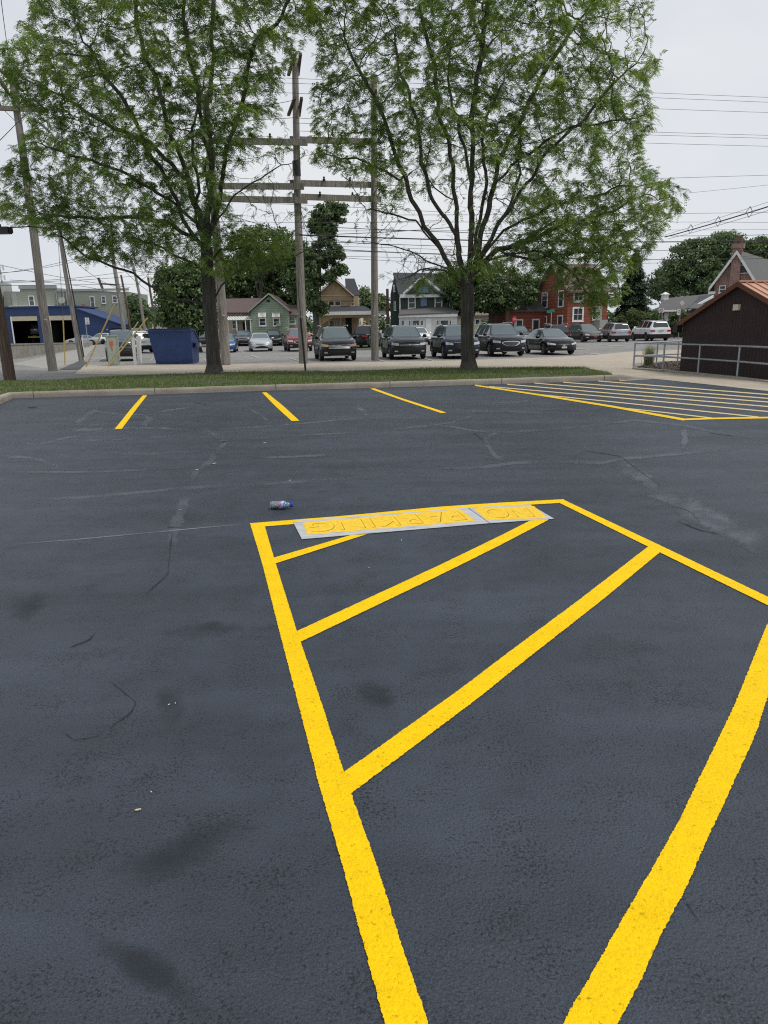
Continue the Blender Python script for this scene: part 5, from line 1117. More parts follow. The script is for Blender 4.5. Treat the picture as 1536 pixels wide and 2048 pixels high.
def grass_clump(px, py, h, n, label):
    p = G(px, py); e = empty('ornamental_grass', (p.x, p.y, .0), 0, label, 'ornamental grass'); Vs = []; Fs = []; tn = []
    for i in range(n):
        a = rng.uniform(0, 2*pi); lean = rng.uniform(.05, .55); hh = h*rng.uniform(.6, 1.05); b = np.array([rng.normal(0, .07), rng.normal(0, .07), 0]); d = np.array([cos(a), sin(a), 0]); sd = np.array([-sin(a), cos(a), 0]); k = 5
        for j in range(k):
            t = j/(k-1); c = b+d*lean*hh*t**1.7+np.array([0, 0, hh*(t-.12*lean*t*t*3)]); w = .008*(1-t*.85); Vs += [c-sd*w, c+sd*w]
        s = len(Vs)-2*k; Fs += [(s+2*j, s+2*j+1, s+2*j+3, s+2*j+2) for j in range(k-1)]; tn += [rng.uniform(.1, 1)]*(2*k)
    np_mesh('blades', np.array(Vs), np.array(Fs), node_mat('ornamental_blade', leaf_nodes((.10, .14, .06), (.32, .33, .20), .3)), e, tint=tn)
grass_clump(1297, 731, .88, 420, 'clump of tall ornamental grass in the mulch bed behind the railing')

# ================================================================== BUILDINGS
class Frame:
    """a vertical wall plane through a ground point; local x along the wall, y to the back, z up"""
    def __init__(s, P, ang): s.P = Vector((P[0], P[1], 0)); s.a = ang; s.d = Vector((cos(ang), sin(ang), 0)); s.n = Vector((-sin(ang), cos(ang), 0))
    def at(s, px, py, off=0.0):
        v = ray(px, py); o = Vector((0, 0, CAM_H)); Q = s.P+s.n*off; t = (Q-o).dot(s.n)/v.dot(s.n); h = o+v*t-s.P
        return Vector((h.dot(s.d), off, h.z+.03))
    def root(s, name, label, cat): s.e = empty(name, (s.P.x, s.P.y, -.03), s.a, label, cat); return s.e
    def box(s, x0, y0, x1, y1, f, b, m, name, par=None, mb=None, base=False):
        a = s.at(x0, y0, 0); c = s.at(x1, y1, 0); bb = MB() if mb is None else mb; bb.box((a.x, f, 0 if base else c.z), (c.x, b, a.z))
        return bb.build(name, m, par or s.e) if mb is None else bb
    def wall(s, px, f, b, m, name, par=None, ground=None):
        P = [s.at(x, y, 0) for x, y in px]; P = [Vector((p.x, f, p.z if (ground is None or i not in ground) else 0)) for i, p in enumerate(P)]
        return MB().poly(P, (0, b-f, 0)).build(name, m, par or s.e)
def win(F, x0, y0, x1, y1, trim=M_WHITE, f=0.0, fr=None, cols=1, rows=2, glass=M_GLASS, sill=True):
    a = F.at(x0, y0); c = F.at(x1, y1); X0, X1, Z1, Z0 = a.x, c.x, a.z, c.z; w = X1-X0; t = fr or max(.07, w*.13); b = MB(); y0_, y1_ = f-.07, f-.002
    b.box((X0, y0_, Z0), (X0+t, y1_, Z1)); b.box((X1-t, y0_, Z0), (X1, y1_, Z1)); b.box((X0+t, y0_, Z1-t), (X1-t, y1_, Z1)); b.box((X0+t, y0_, Z0), (X1-t, y1_, Z0+t))
    iw = w-2*t; ih = Z1-Z0-2*t
    for r in range(1, rows): z = Z0+t+ih*r/rows; b.box((X0+t, y0_+.02, z-.025), (X1-t, y1_-.003, z+.025))
    for q in range(1, cols): x = X0+t+iw*q/cols; b.box((x-.02, y0_+.025, Z0+t), (x+.02, y1_-.006, Z1-t))
    if sill: b.box((X0-.04, y0_-.05, Z0-.05), (X1+.04, y0_-.001, Z0+.01))
    o = b.build('window', trim, F.e); MB().box((X0+t+.002, f-.035, Z0+t+.002), (X1-t-.002, f-.012, Z1-t-.002)).build('pane', glass, o); return o
def slab(F, pts, th, m, name, par=None):     # roof plane from (px, py, offset) corners
    P = [F.at(*p) for p in pts]; return MB().poly(P, (0, 0, -th)).build(name, m, par or F.e)
M_GREENS = node_mat('green_lap_siding', siding_nodes((.27, .335, .235), .24, .5, .08)); M_TAN = mat('tan_stucco', (.42, .31, .19), .85, .1, 1.5); M_DGREEN = node_mat('dark_green_siding', siding_nodes((.035, .055, .045), .2, .6, .12))
M_WSID = node_mat('white_siding', siding_nodes((.60, .61, .60), .2, .75, .05)); M_REDS = node_mat('red_shingle_siding', siding_nodes((.235, .068, .040), .34, .5, .16)); M_OLIVE = node_mat('olive_block', siding_nodes((.27, .285, .235), .3, .85, .08)); M_GBLUE = node_mat('blue_metal_siding', siding_nodes((.022, .045, .125), .35, .75, .08, axis='X'))
M_SHB = node_mat('brown_shingle', shingle_nodes((.12, .085, .078))); M_SHG = node_mat('grey_shingle', shingle_nodes((.115, .115, .11))); M_SHD = node_mat('dark_shingle', shingle_nodes((.045, .048, .055)))
M_SHR = node_mat('red_brown_shingle', shingle_nodes((.16, .115, .10))); M_BRICK = node_mat('red_brick', siding_nodes((.22, .085, .062), .085, brick=True)); M_DSID = node_mat('dark_grey_siding', siding_nodes((.07, .075, .08), .2, .7, .08)); M_BEIGE = mat('beige_wall', (.50, .44, .32), .8, .08, 2)
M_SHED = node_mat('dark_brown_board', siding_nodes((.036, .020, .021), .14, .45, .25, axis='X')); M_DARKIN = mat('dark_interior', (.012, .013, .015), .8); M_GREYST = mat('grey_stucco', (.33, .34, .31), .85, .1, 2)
def copper(nt, N, L, b):
    b.inputs['Base Color'].default_value = (.56, .31, .21, 1); b.inputs['Roughness'].default_value = .45; b.inputs['Metallic'].default_value = .25
M_COPP = node_mat('copper_roof_metal', copper); M_COPD = mat('copper_trim', (.17, .07, .042), .45, metal=.2)

# --- green bungalow
F = Frame(at(503, 668, 80), R(2)); e = F.root('bungalow', 'small green clapboard bungalow with brown roof and striped awnings', 'house')
F.wall([(503, 668), (501, 622), (538, 592.5), (576.5, 620), (575, 668)], 0, 9, M_GREENS, 'wall', ground=(0, 4))
for a, b in (((497, 625), (538, 589)), ((538, 589), (580, 623))):
    p, q = F.at(*a), F.at(*b); nrm = Vector((0, 0, 1)); MB().poly([(p.x, -.35, p.z), (q.x, -.35, q.z), (q.x, -.35, q.z+.16), (p.x, -.35, p.z+.16)], (0, 9.4, 0)).build('roof', M_SHB, e)
    MB().poly([(p.x, -.40, p.z-.02), (q.x, -.40, q.z-.02), (q.x, -.40, q.z+.15), (p.x, -.40, p.z+.15)], (0, .045, 0)).build('rake_board', M_GREYST, e)
a, b = F.at(410, 668), F.at(503, 626); MB().box((a.x, 2.0, 0), (b.x-.01, 8, b.z)).build('wall', M_CREAM, e)
slab(F, [(405, 625, 1.4), (502, 624, 1.4), (530, 596, 5), (405, 598, 5)], .12, M_SHB, 'roof'); slab(F, [(405, 598, 5.02), (530, 596, 5.02), (530, 626, 8.6), (405, 628, 8.6)], .12, M_SHB, 'roof')
aw = MB(); n = 16; A0, B0 = F.at(452, 631), F.at(503.5, 630)
for k in range(n): 
    x0 = A0.x+(B0.x-A0.x)*k/n; x1 = A0.x+(B0.x-A0.x)*(k+.62)/n; aw.poly([(x0, -.2, A0.z-.5), (x1, -.2, A0.z-.5), (x1, 1.9, A0.z), (x0, 1.9, A0.z)], (0, 0, .03))
aw.build('awning', M_WHITE, e); MB().poly([(A0.x, -.18, A0.z-.52), (B0.x, -.18, A0.z-.52), (B0.x, 1.9, A0.z-.02), (A0.x, 1.9, A0.z-.02)], (0, 0, -.02)).build('awning_frame', mat('awning_green', (.22, .26, .22), .7), e)
for x in (455, 473, 491, 501): q = F.at(x, 640); MB().box((q.x-.05, -.15, 0), (q.x+.05, -.05, A0.z-.55)).build('porch_post', M_WHITE, e)
win(F, 457, 640, 470, 658, f=2.0-.0); win(F, 478, 642, 492, 666, M_CREAM, f=2.0, rows=1, glass=M_DARKIN)
for x0 in (517.5, 545.5):
    win(F, x0, 636, x0+15.5, 652, cols=1); a, b = F.at(x0-1, 626), F.at(x0+16, 634.5); w_ = MB()
    for k in range(7): xx = a.x+(b.x-a.x)*k/7; w_.poly([(xx, -.5, b.z), (xx+(b.x-a.x)/11, -.5, b.z), (xx+(b.x-a.x)/11, -.02, a.z), (xx, -.02, a.z)], (0, 0, .03))
    w_.build('awning', M_WHITE, e)
q = F.at(553, 648); MB().box((q.x, -.3, q.z-.25), (q.x+.5, -.08, q.z+.05)).build('air_conditioner', M_GREYST, e)
q = F.at(533, 600); w0_ = F.at(540, 604); MB().box((q.x, -.05, w0_.z), (w0_.x, -.004, q.z)).build('vent', M_CLAD, e)
a, b = F.at(575, 668), F.at(593, 630); MB().box((a.x+.01, 1.6, 0), (b.x, 7, b.z)).build('wall', M_GREENS, e); slab(F, [(573, 631, 1.3), (595, 630, 1.3), (593, 610, 4), (569, 610, 4)], .12, M_SHB, 'roof')
win(F, 575.5, 632.5, 589, 648, f=1.6)
# --- tan stucco house
F = Frame(at(634, 668, 88), R(1)); e = F.root('stucco_house', 'tan two storey stucco house with dark roof and deep front porch', 'house')
a, b = F.at(634, 668), F.at(716, 590); MB().box((a.x, 2.2, 0), (b.x, 12, b.z)).build('wall', M_TAN, e)
F.wall([(632, 600), (632, 589), (668, 560), (704, 589), (704, 600)], 2.1, 3.0, M_TAN, 'gable_wall')
for a, b in (((627, 593), (668, 557)), ((668, 557), (708, 592))):
    p, q = F.at(*a), F.at(*b); MB().poly([(p.x, 1.6, p.z), (q.x, 1.6, q.z), (q.x, 1.6, q.z+.2), (p.x, 1.6, p.z+.2)], (0, 10, 0)).build('roof', M_SHD, e); MB().poly([(p.x, 1.53, p.z-.05), (q.x, 1.53, q.z-.05), (q.x, 1.53, q.z+.15), (p.x, 1.53, p.z+.15)], (0, .06, 0)).build('rake_board', M_CREAM, e)
slab(F, [(692, 590, 4), (720, 590, 4), (709, 557, 7), (690, 557, 7)], .2, M_SHD, 'roof'); MB().box((F.at(632, 590).x, 2.05, F.at(632, 591).z), (F.at(705, 590).x, 2.19, F.at(632, 589).z)).build('trim', M_CREAM, e)
win(F, 654, 592, 667.5, 611, M_CREAM, 2.2); win(F, 667, 592, 680.5, 611, M_CREAM, 2.2); win(F, 700.5, 596, 708, 611, M_CREAM, 2.2)
slab(F, [(634, 623, -.4), (748, 622.5, -.4), (728, 612, 2.2), (652, 612, 2.2)], .15, M_SHD, 'porch_roof'); F.box(633, 624, 750, 629, -.45, -.2, M_WHITE, 'fascia')
F.box(634, 630, 748, 634, -.1, .1, M_TAN, 'porch_beam')
for x0, x1 in ((634, 644), (735, 741), (742, 749)): F.box(x0, 633, x1, 668, -.15, .25, M_TAN, 'porch_pillar', base=True)
ar = MB(); A = F.at(644, 633); B = F.at(735, 633); n = 14
for k in range(n):
    t0, t1 = k/n, (k+1)/n; x0, x1 = A.x+(B.x-A.x)*t0, A.x+(B.x-A.x)*t1; h0, h1 = .9*(abs(2*t0-1)**2.2), .9*(abs(2*t1-1)**2.2); ar.poly([(x0, 0, A.z), (x1, 0, A.z), (x1, 0, A.z-h1-.02), (x0, 0, A.z-h0-.02)], (0, .2, 0))
ar.build('porch_arch', M_TAN, e)
for x in (657, 681): F.box(x, 634, x+1.5, 660, -.0, .15, M_CREAM, 'porch_post', base=True)
win(F, 657, 640, 668, 656, M_CREAM, 2.2); win(F, 670, 640, 680, 656, M_CREAM, 2.2); F.box(690, 636, 703, 668, 2.1, 2.19, M_DARKIN, 'door', base=True)
slab(F, [(748, 624, 0), (772, 627, 0), (772, 623, 6), (748, 620, 6)], .15, M_SHD, 'carport_roof'); F.box(748, 626, 772, 629.5, -.1, -.02, M_WHITE, 'fascia')
# --- dark green house
F = Frame(at(798, 668, 78), R(-2)); e = F.root('porch_house', 'dark green two storey house with white enclosed porch', 'house')
a, b = F.at(776, 668), F.at(903, 590); MB().box((F.at(798, 660).x, 2.6, 0), (b.x, 11, b.z)).build('wall', M_DGREEN, e)
F.box(779, 600, 800, 668, 4.5, 11, M_DGREEN, 'wing_wall', base=True); F.wall([(779, 602), (779, 585), (787, 545), (800, 585), (800, 602)], 4.5, 10, M_DGREEN, 'wing_gable')
slab(F, [(797, 588, 2.2), (905, 586, 2.2), (893, 547, 6.5), (786, 545, 6.5)], .2, M_SHD, 'roof')
F.wall([(812, 587), (846, 556), (880, 586)], 2.0, 6, M_DGREEN, 'dormer')
for a_, b_ in (((806, 589), (846, 553)), ((846, 553), (888, 588))):
    p, q = F.at(*a_), F.at(*b_); MB().poly([(p.x, 1.5, p.z), (q.x, 1.5, q.z), (q.x, 1.5, q.z+.25), (p.x, 1.5, p.z+.25)], (0, .25, 0)).build('rake_board', M_WHITE, e)
win(F, 838, 572, 858, 583, mat('blue_trim', (.12, .20, .30), .6), 1.98, rows=1, glass=mat('blue_pane', (.16, .27, .38), .2)); F.box(799, 587, 905, 592, 2.1, 2.59, M_WHITE, 'cornice'); F.box(798, 592, 801, 628, 2.45, 2.59, M_WHITE, 'corner_board'); F.box(901, 592, 904, 624, 2.45, 2.59, M_WHITE, 'corner_board')
win(F, 816, 592, 832, 616, f=2.6); win(F, 871, 591, 887, 615, f=2.6); F.box(842, 594, 855, 611, 2.5, 2.58, mat('blue_trim', (.12, .20, .30)), 'shutter')
win(F, 785, 565, 789, 579, f=4.5); win(F, 786, 600, 791, 619, f=4.5); F.box(769, 572, 776, 668, 5.5, 6.3, mat('chimney_brick', (.14, .08, .06), .9, .2, 8), 'chimney', base=True)
slab(F, [(797, 629, -.3), (917, 624, -.3), (902, 612, 2.6), (802, 618, 2.6)], .12, M_SHG, 'porch_roof'); F.box(797, 629.5, 915, 633, -.25, -.01, M_WHITE, 'fascia'); F.box(798, 633, 914, 668, 0, 2.5, M_WSID, 'porch_wall', base=True)
for x0, x1 in ((802, 809), (817, 822), (824, 839), (841, 847), (873, 878), (880, 897), (898, 903)): win(F, x0, 640, x1, 652, rows=1, fr=.06)
F.box(852, 637, 863, 668, -.06, -.01, M_WHITE, 'door', base=True)
# --- beige building far behind
F = Frame(at(905, 664, 120), 0); e = F.root('beige_building', 'long pale beige building glimpsed behind the right locust trunk', 'building')
F.box(905, 615, 1060, 664, 0, 12, M_BEIGE, 'wall', base=True); slab(F, [(900, 632, -.6), (1065, 629, -.6), (1060, 612, 6), (905, 614, 6)], .2, M_SHB, 'roof'); win(F, 925, 638, 935, 650, rows=1); win(F, 950, 638, 960, 650, rows=1)
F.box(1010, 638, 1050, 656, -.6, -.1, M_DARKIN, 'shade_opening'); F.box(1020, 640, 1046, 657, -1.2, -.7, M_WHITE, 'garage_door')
# --- red house: two walls meeting at a near corner
C = at(1133, 664, 76); F = Frame(C, R(-24)); F.P = Vector((C.x, C.y, 0))
F = Frame(C, R(16)); e = F.root('red_house', 'red shingled two storey house with white framed windows behind the locust branches', 'house')
zR = F.at(1133, 581).z; xe = F.at(1216, 600).x; Ld = 6.5
pk = zR+2.6
MB().box((0, 0, 0), (xe, Ld, zR)).build('wall', M_REDS, e)
# the gable faces left
FL = Frame(C, R(16+90)); 
MB().poly([(0, 0, zR), (0, Ld, zR), (0, Ld*.52, pk)], (.3, 0, 0)).build('gable_wall', M_REDS, e)
MB().poly([(-.35, -.45, zR-.25), (xe+.3, -.45, zR-.25), (xe+.3, Ld*.52, pk+.1), (-.35, Ld*.52, pk+.1)], (0, 0, .18)).build('roof', M_SHR, e)
MB().poly([(-.35, Ld+.45, zR-.25), (xe+.3, Ld+.45, zR-.25), (xe+.3, Ld*.52, pk+.1), (-.35, Ld*.52, pk+.1)], (0, 0, .175)).build('roof', M_SHR, e)
win(F, 1147, 580, 1167, 604, cols=2); win(F, 1145, 614, 1166, 643, cols=2, rows=2); win(F, 1185, 613, 1193, 640); F.box(1191, 612, 1202, 655, -.05, -.01, M_GREYST, 'door', base=True); F.box(1187, 640, 1201, 668, -1.2, -.06, M_GREYST, 'door_steps', base=True)
class Side:  # windows on the left wall: local y runs back from the corner
    pass
def side_win(y0, y1, z0, z1):
    b = MB(); t = .12; b.box((-.07, y0, z0), (-.002, y0+t, z1)); b.box((-.07, y1-t, z0), (-.002, y1, z1)); b.box((-.07, y0+t, z1-t), (-.002, y1-t, z1)); b.box((-.07, y0+t, z0), (-.002, y1-t, z0+t)); b.box((-.06, y0+t, (z0+z1)/2-.03), (-.003, y1-t, (z0+z1)/2+.03))
    o = b.build('window', M_WHITE, e); MB().box((-.035, y0+t, z0+t), (-.012, y1-t, z1-t)).build('pane', M_GLASS, o)
for y0, y1 in ((.8, 1.9), (4.2, 5.5)):
    side_win(y0, y1, 3.4, 5.1); side_win(y0, y1, .7, 2.6)
MB().box((-4.5, 4.6, 0), (-.01, 9.6, 3.1)).build('wing_wall', M_REDS, e); MB().poly([(-4.8, 4.2, 3.05), (-.05, 4.2, 3.05), (-.05, 7.1, 4.6), (-4.8, 7.1, 4.6)], (0, 0, .15)).build('roof', M_SHG, e); MB().poly([(-4.8, 10, 3.05), (-.05, 10, 3.05), (-.05, 7.1, 4.61), (-4.8, 7.1, 4.61)], (0, 0, .15)).build('roof', M_SHG, e)
for x in (-3.6, -1.6): MB().box((x, 4.53, 1.0 if x < -2 else .2), (x+.9, 4.597, 2.3)).build('window', M_WHITE, e); MB().box((x+.14, 4.49, 1.15 if x < -2 else .4), (x+.76, 4.528, 2.15)).build('pane', M_GLASS, e)
# --- blue garage
F = Frame(at(12, 688, 110), R(0)); e = F.root('garage_building', 'blue metal repair garage with two open bays on the left', 'garage')
a = F.at(-30, 617); b = F.at(152, 617)
def gx(px): return F.at(px, 650).x
zt, zd = a.z, F.at(60, 640).z; zdb = F.at(60, 632.5).z
for x0, x1 in ((-60, 23), (76, 99.5), (148, 153)): MB().box((gx(x0), 0, 0), (gx(x1), .4, zt)).build('wall', M_GBLUE, e)
for x0, x1 in ((23, 76), (99.5, 148)):
    MB().box((gx(x0)+.003, 0, zdb), (gx(x1)-.003, .4, zt)).build('wall', M_GBLUE, e); MB().box((gx(x0), -.06, F.at(60, 641.5).z), (gx(x1), -.005, zdb-.003)).build('rolled_door', M_BEIGE, e); MB().box((gx(x0), -.08, 0), (gx(x0)+.18, -.01, zdb)).build('door_frame', M_WHITE, e)
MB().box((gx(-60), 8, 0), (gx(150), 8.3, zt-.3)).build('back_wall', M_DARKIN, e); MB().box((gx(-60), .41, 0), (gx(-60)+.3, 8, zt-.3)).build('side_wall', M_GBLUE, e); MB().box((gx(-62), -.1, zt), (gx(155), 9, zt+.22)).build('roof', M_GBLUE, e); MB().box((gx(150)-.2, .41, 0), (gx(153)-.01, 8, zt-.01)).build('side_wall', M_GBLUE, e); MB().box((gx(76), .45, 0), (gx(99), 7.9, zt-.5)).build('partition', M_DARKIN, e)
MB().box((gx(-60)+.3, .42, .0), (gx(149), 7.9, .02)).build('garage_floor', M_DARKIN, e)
F.wall([(153.5, 688), (153.5, 620), (170, 622), (240, 651), (240, 656), (222, 656), (200, 688)], .02, 8, M_GBLUE, 'lean_to_wall', ground=(0, 6)); p, q = F.at(153, 618), F.at(243, 650); MB().poly([(p.x, -.2, p.z), (q.x, -.2, q.z), (q.x, -.2, q.z+.15), (p.x, -.2, p.z+.15)], (0, 8.4, 0)).build('lean_to_roof', M_GBLUE, e)
# vehicle up on the lift, and the lift
def lifted():
    q = F.at(62, 668); w = Vector((F.P.x+q.x, F.P.y+2.6, 0)); l = empty('vehicle_lift', (w.x, w.y, 0), 0, 'yellow vehicle lift standing inside the left garage bay', 'vehicle lift'); ym = mat('lift_yellow', (.55, .42, .06), .5); z = F.at(62, 673).z
    for s in (-1, 1): MB().box((s*1.5-.12, .9, -.03), (s*1.5+.12, 1.15, z+.6)).build('column', M_CLAD, l); MB().bar((s*1.45, 1.0, z), (s*.5, .4, z), .16, .16).build('arm', ym, l)
    MB().box((-1.7, -.05, z-.22), (1.7, .12, z-.02)).build('crossbeam', ym, l)
    c = make_car('suv', 62, 690, 0, P_DGREY, 'dark vehicle raised on the yellow lift inside the garage bay', face='rear', plate=False, scale=.95, tint=M_CGLASSD); c.location = (w.x, w.y+1.2, z+.1)
lifted()
# --- olive commercial block
F = Frame(at(20, 680, 122), R(3)); e = F.root('commercial_building', 'pale olive two storey commercial building behind the blue garage', 'building')
F.wall([(8, 685), (8, 583), (40, 583), (40, 573), (113, 575), (115, 579), (140, 580), (257, 584), (261, 680)], 0, 12, M_OLIVE, 'wall', ground=(0, 8)); F.box(-40, 565, 18, 685, -2.2, 4, M_GREYST, 'front_block', base=True)
F.box(37, 571, 114, 577, -.12, -.01, M_GREYST, 'parapet'); F.box(114, 578.5, 258, 581, -.10, -.01, M_GREYST, 'parapet')
for x0, y0, x1, y1 in ((56, 591.5, 70.5, 612), (179, 593, 191, 615), (202, 592, 212.5, 607), (224, 591.5, 235.5, 606)): win(F, x0, y0, x1, y1)
F.box(22, 586, 36, 612, -.1, -.01, M_GREYST, 'window_board'); F.box(26, 612, 110, 618, -1.6, -.01, M_WHITE, 'lower_roof'); F.box(163, 608, 171, 616, -.06, -.01, mat('rust_sign', (.35, .13, .06), .7), 'wall_sign')
rf = MB(); A = F.at(195, 580); rf.bar((A.x, 3, A.z), (A.x-.6, 3, F.at(190, 553).z), .35, .35); rf.bar((F.at(188, 565).x, 3, F.at(188, 565).z), (F.at(228, 568).x, 3, F.at(228, 568).z), .2, .25); rf.build('roof_pole', M_POLEB, e)
pp = MB(); [pp.tube([(F.at(x, 620).x, -.12, .5), (F.at(x, 620).x, -.12, F.at(x, 582).z)], .08, 6) for x in (117, 131, 137)]; pp.build('drain_pipe', M_GREYST, e)
q = F.at(127, 602); MB().lathe([(.05, 0), (.45, .12), (.55, .25)], 14, Matrix.Translation((q.x, -.5, q.z)) @ Matrix.Rotation(R(70), 4, 'X')).build('satellite_dish', M_GREYST, e)
# --- grey building further down the street
F = Frame(at(285, 672, 140), 0); e = F.root('corner_building', 'grey building far down the street left of the bushy tree', 'building')
F.box(284, 617, 312, 668, 0, 10, M_GREYST, 'wall', base=True); F.box(282, 614, 314, 618.5, -.4, 10, mat('green_cornice', (.12, .17, .15), .7), 'cornice'); win(F, 290, 640, 298, 656); win(F, 302, 626, 308, 634); F.box(286, 654, 312, 668, -2, -.1, M_BEIGE, 'shopfront', base=True)
F = Frame(at(395, 664, 110), 0); e = F.root('white_garage', 'low cream garage glimpsed left of the left locust trunk', 'building'); F.box(360, 646, 402, 668, 0, 6, M_BEIGE, 'wall', base=True); slab(F, [(356, 647, -.4), (405, 646, -.4), (402, 636, 4), (362, 637, 4)], .15, M_SHB, 'roof')
# --- dark ranch house
F = Frame(at(1322, 662, 84), R(8)); e = F.root('ranch_house', 'low dark grey ranch house with grey roof and white cupola on the right', 'house')
xr = F.at(1445, 650).x; ze = F.at(1322, 624).z; zp = ze+2.3; MB().box((0, 0, 0), (F.at(1366, 640).x, 9, ze)).build('wall', M_DSID, e)
FR = F.at(1366, 640).x; MB().poly([(FR, -1.2, 0), (xr, -1.2, 0), (xr, -1.2, F.at(1440, 592).z), (FR+(xr-FR)*.75, -1.2, F.at(1421, 589).z), (FR, -1.2, F.at(1366, 619).z)], (0, 9, 0)).build('wing_wall', M_DSID, e)
slab(F, [(1313, 623.5, -.6), (1368, 619, -.6), (1424, 587, 3.5), (1326, 597, 4.5)], .16, M_SHG, 'roof'); p, q = F.at(1365, 620), F.at(1424, 588); MB().poly([(p.x, -1.5, p.z-.1), (q.x, -1.5, q.z-.1), (q.x, -1.5, q.z+.16), (p.x, -1.5, p.z+.16)], (0, .25, 0)).build('rake_board', M_WHITE, e)
F.box(1314, 620.5, 1366, 623, -.75, -.62, M_WHITE, 'gutter'); win(F, 1336, 623, 1345, 640); F.box(1328, 624, 1333, 660, -.06, -.01, M_WHITE, 'door_frame', base=True)
cu = MB(); q = F.at(1330, 594, 4); cu.box((q.x-.3, 3.7, q.z-.4), (q.x+.3, 4.3, q.z+.28)); cu.add([(q.x-.42, 3.58, q.z+.28), (q.x+.42, 3.58, q.z+.28), (q.x+.42, 4.42, q.z+.28), (q.x-.42, 4.42, q.z+.28), (q.x, 4, q.z+.6)], [(0, 1, 4), (1, 2, 4), (2, 3, 4), (3, 0, 4), (3, 2, 1, 0)]); cu.build('cupola', M_WHITE, e)
q = F.at(1358, 607); MB().lathe([(.04, 0), (.18, .04), (.27, .10)], 14, Matrix.Translation((q.x, -.6, q.z)) @ Matrix.Rotation(R(75), 4, 'X')).build('satellite_dish', M_GREYST, e)
F.box(1378, 615, 1425, 618, -2.4, -1.21, M_WHITE, 'awning_edge'); slab(F, [(1376, 616, -2.4), (1440, 616, -2.4), (1440, 604, -1.2), (1390, 606, -1.2)], .1, M_SHG, 'awning_roof')
# --- brick house
C = at(1421, 660, 62); F = Frame(C, R(-38)); e = F.root('brick_house', 'red brick house with tall chimney and slate roof behind the shed', 'house')
ze = F.at(1421, 568).z; pkp = F.at(1476, 506); Wd = pkp.x*2; zp = pkp.z
MB().poly([(0, 0, 0), (Wd, 0, 0), (Wd, 0, ze), (pkp.x, 0, zp), (0, 0, ze)], (0, 12, 0)).build('wall', M_BRICK, e)
for s in (0, 1):
    xa = -.35 if s == 0 else Wd+.35; za = ze-.35*(zp-ze)/pkp.x
    MB().poly([(xa, -.4, za), (pkp.x, -.4, zp), (pkp.x, 12.5, zp), (xa, 12.5, za)], (0, 0, .22)).build('roof', M_SHG, e)
    MB().poly([(xa, -.46, za-.12), (pkp.x, -.46, zp-.12), (pkp.x, -.46, zp+.2), (xa, -.46, za+.2)], (0, .05, 0)).build('rake_board', M_WHITE, e)
    MB().box((xa-.1 if s else xa, -.44, za-.3), (xa+.5 if s == 0 else xa+.0, -.05, za-.1)).build('eave_return', M_WHITE, e)
cx0, cx1 = F.at(1463, 540).x, F.at(1482, 540).x; zc_ = F.at(1472, 497).z; ch = MB().box((cx0, -.3, 0), (cx1, -.01, zc_)).build('chimney', M_BRICK, e); MB().box((cx0-.1, -.38, zc_), (cx1+.1, .1, zc_+.35)).build('chimney_cap', M_BRICK, ch)
for k in (.25, .75): MB().lathe([(.16, 0), (.14, .5)], 10, Matrix.Translation((cx0+(cx1-cx0)*k, -.15, zc_+.35))).build('chimney_pot', mat('chimney_brick', (.14, .08, .06)), ch)
win(F, 1439, 571, 1451, 586); q = F.at(1485, 541); av = MB(); av.poly([(q.x-.55, -.08, q.z-.25)]+[(q.x+.55*cos(t), -.08, q.z-.25+.75*sin(t)) for t in [k*pi/8 for k in range(9)]], (0, .07, 0)); o_ = av.build('window', M_WHITE, e)
MB().poly([(q.x+.40*cos(t), -.10, q.z-.18+.55*sin(t)) for t in [k*pi/8 for k in range(9)]], (0, .018, 0)).build('pane', M_GLASS, o_)
# --- brown shed: its gable faces left and runs away from the camera
A = G(1359, 742.5); B = G(1536, 758); d = B-A; F = Frame(A, atan2(d.y, d.x)); e = F.root('brown_shed', 'dark brown board shed with copper metal roof behind the railing', 'shed')
ze = F.at(1365, 646).z; pk = F.at(1483, 568); Wd = pk.x*2
MB().poly([(0, 0, -.1), (Wd, 0, -.1), (Wd, 0, ze), (pk.x, 0, pk.z), (0, 0, ze)], (0, 5, 0)).build('wall', M_SHED, e)
sl = (pk.z-ze)/pk.x; ov = .22
for s in (0, 1):
    xa = -ov if s == 0 else Wd+ov; za = ze-ov*sl; nx = -1 if s == 0 else 1
    MB().poly([(xa, -.12, za), (pk.x, -.12, pk.z), (pk.x, 5.3, pk.z), (xa, 5.3, za)], (0, 0, .05)).build('roof', M_COPP, e)
    MB().poly([(xa, -.15, za-.07), (pk.x, -.15, pk.z-.07), (pk.x, -.15, pk.z+.075), (xa, -.15, za+.075)], (0, .028, 0)).build('rake_board', M_COPD, e)
    rb = MB(); [rb.bar((xa, y, za+.065), (pk.x, y, pk.z+.065), .03, .035) for y in np.arange(.1, 5.3, .30)]; rb.build('roof_seam', M_COPP, e)
MB().bar((pk.x, -.13, pk.z+.08), (pk.x, 5.3, pk.z+.08), .16, .04).build('ridge_cap', M_COPP, e)
a, b = F.at(1471.5, 609), F.at(1480.5, 620.5); MB().box((a.x, -.09, b.z), (b.x, -.004, a.z)).build('wall_light', mat('light_cream', (.70, .66, .52), .4), e)
MB().box((F.at(1358, 650).x-.02, -.20, F.at(1360, 665).z), (F.at(1364, 650).x+.05, -.02, F.at(1360, 650).z)).build('bracket', M_BLACK, e)
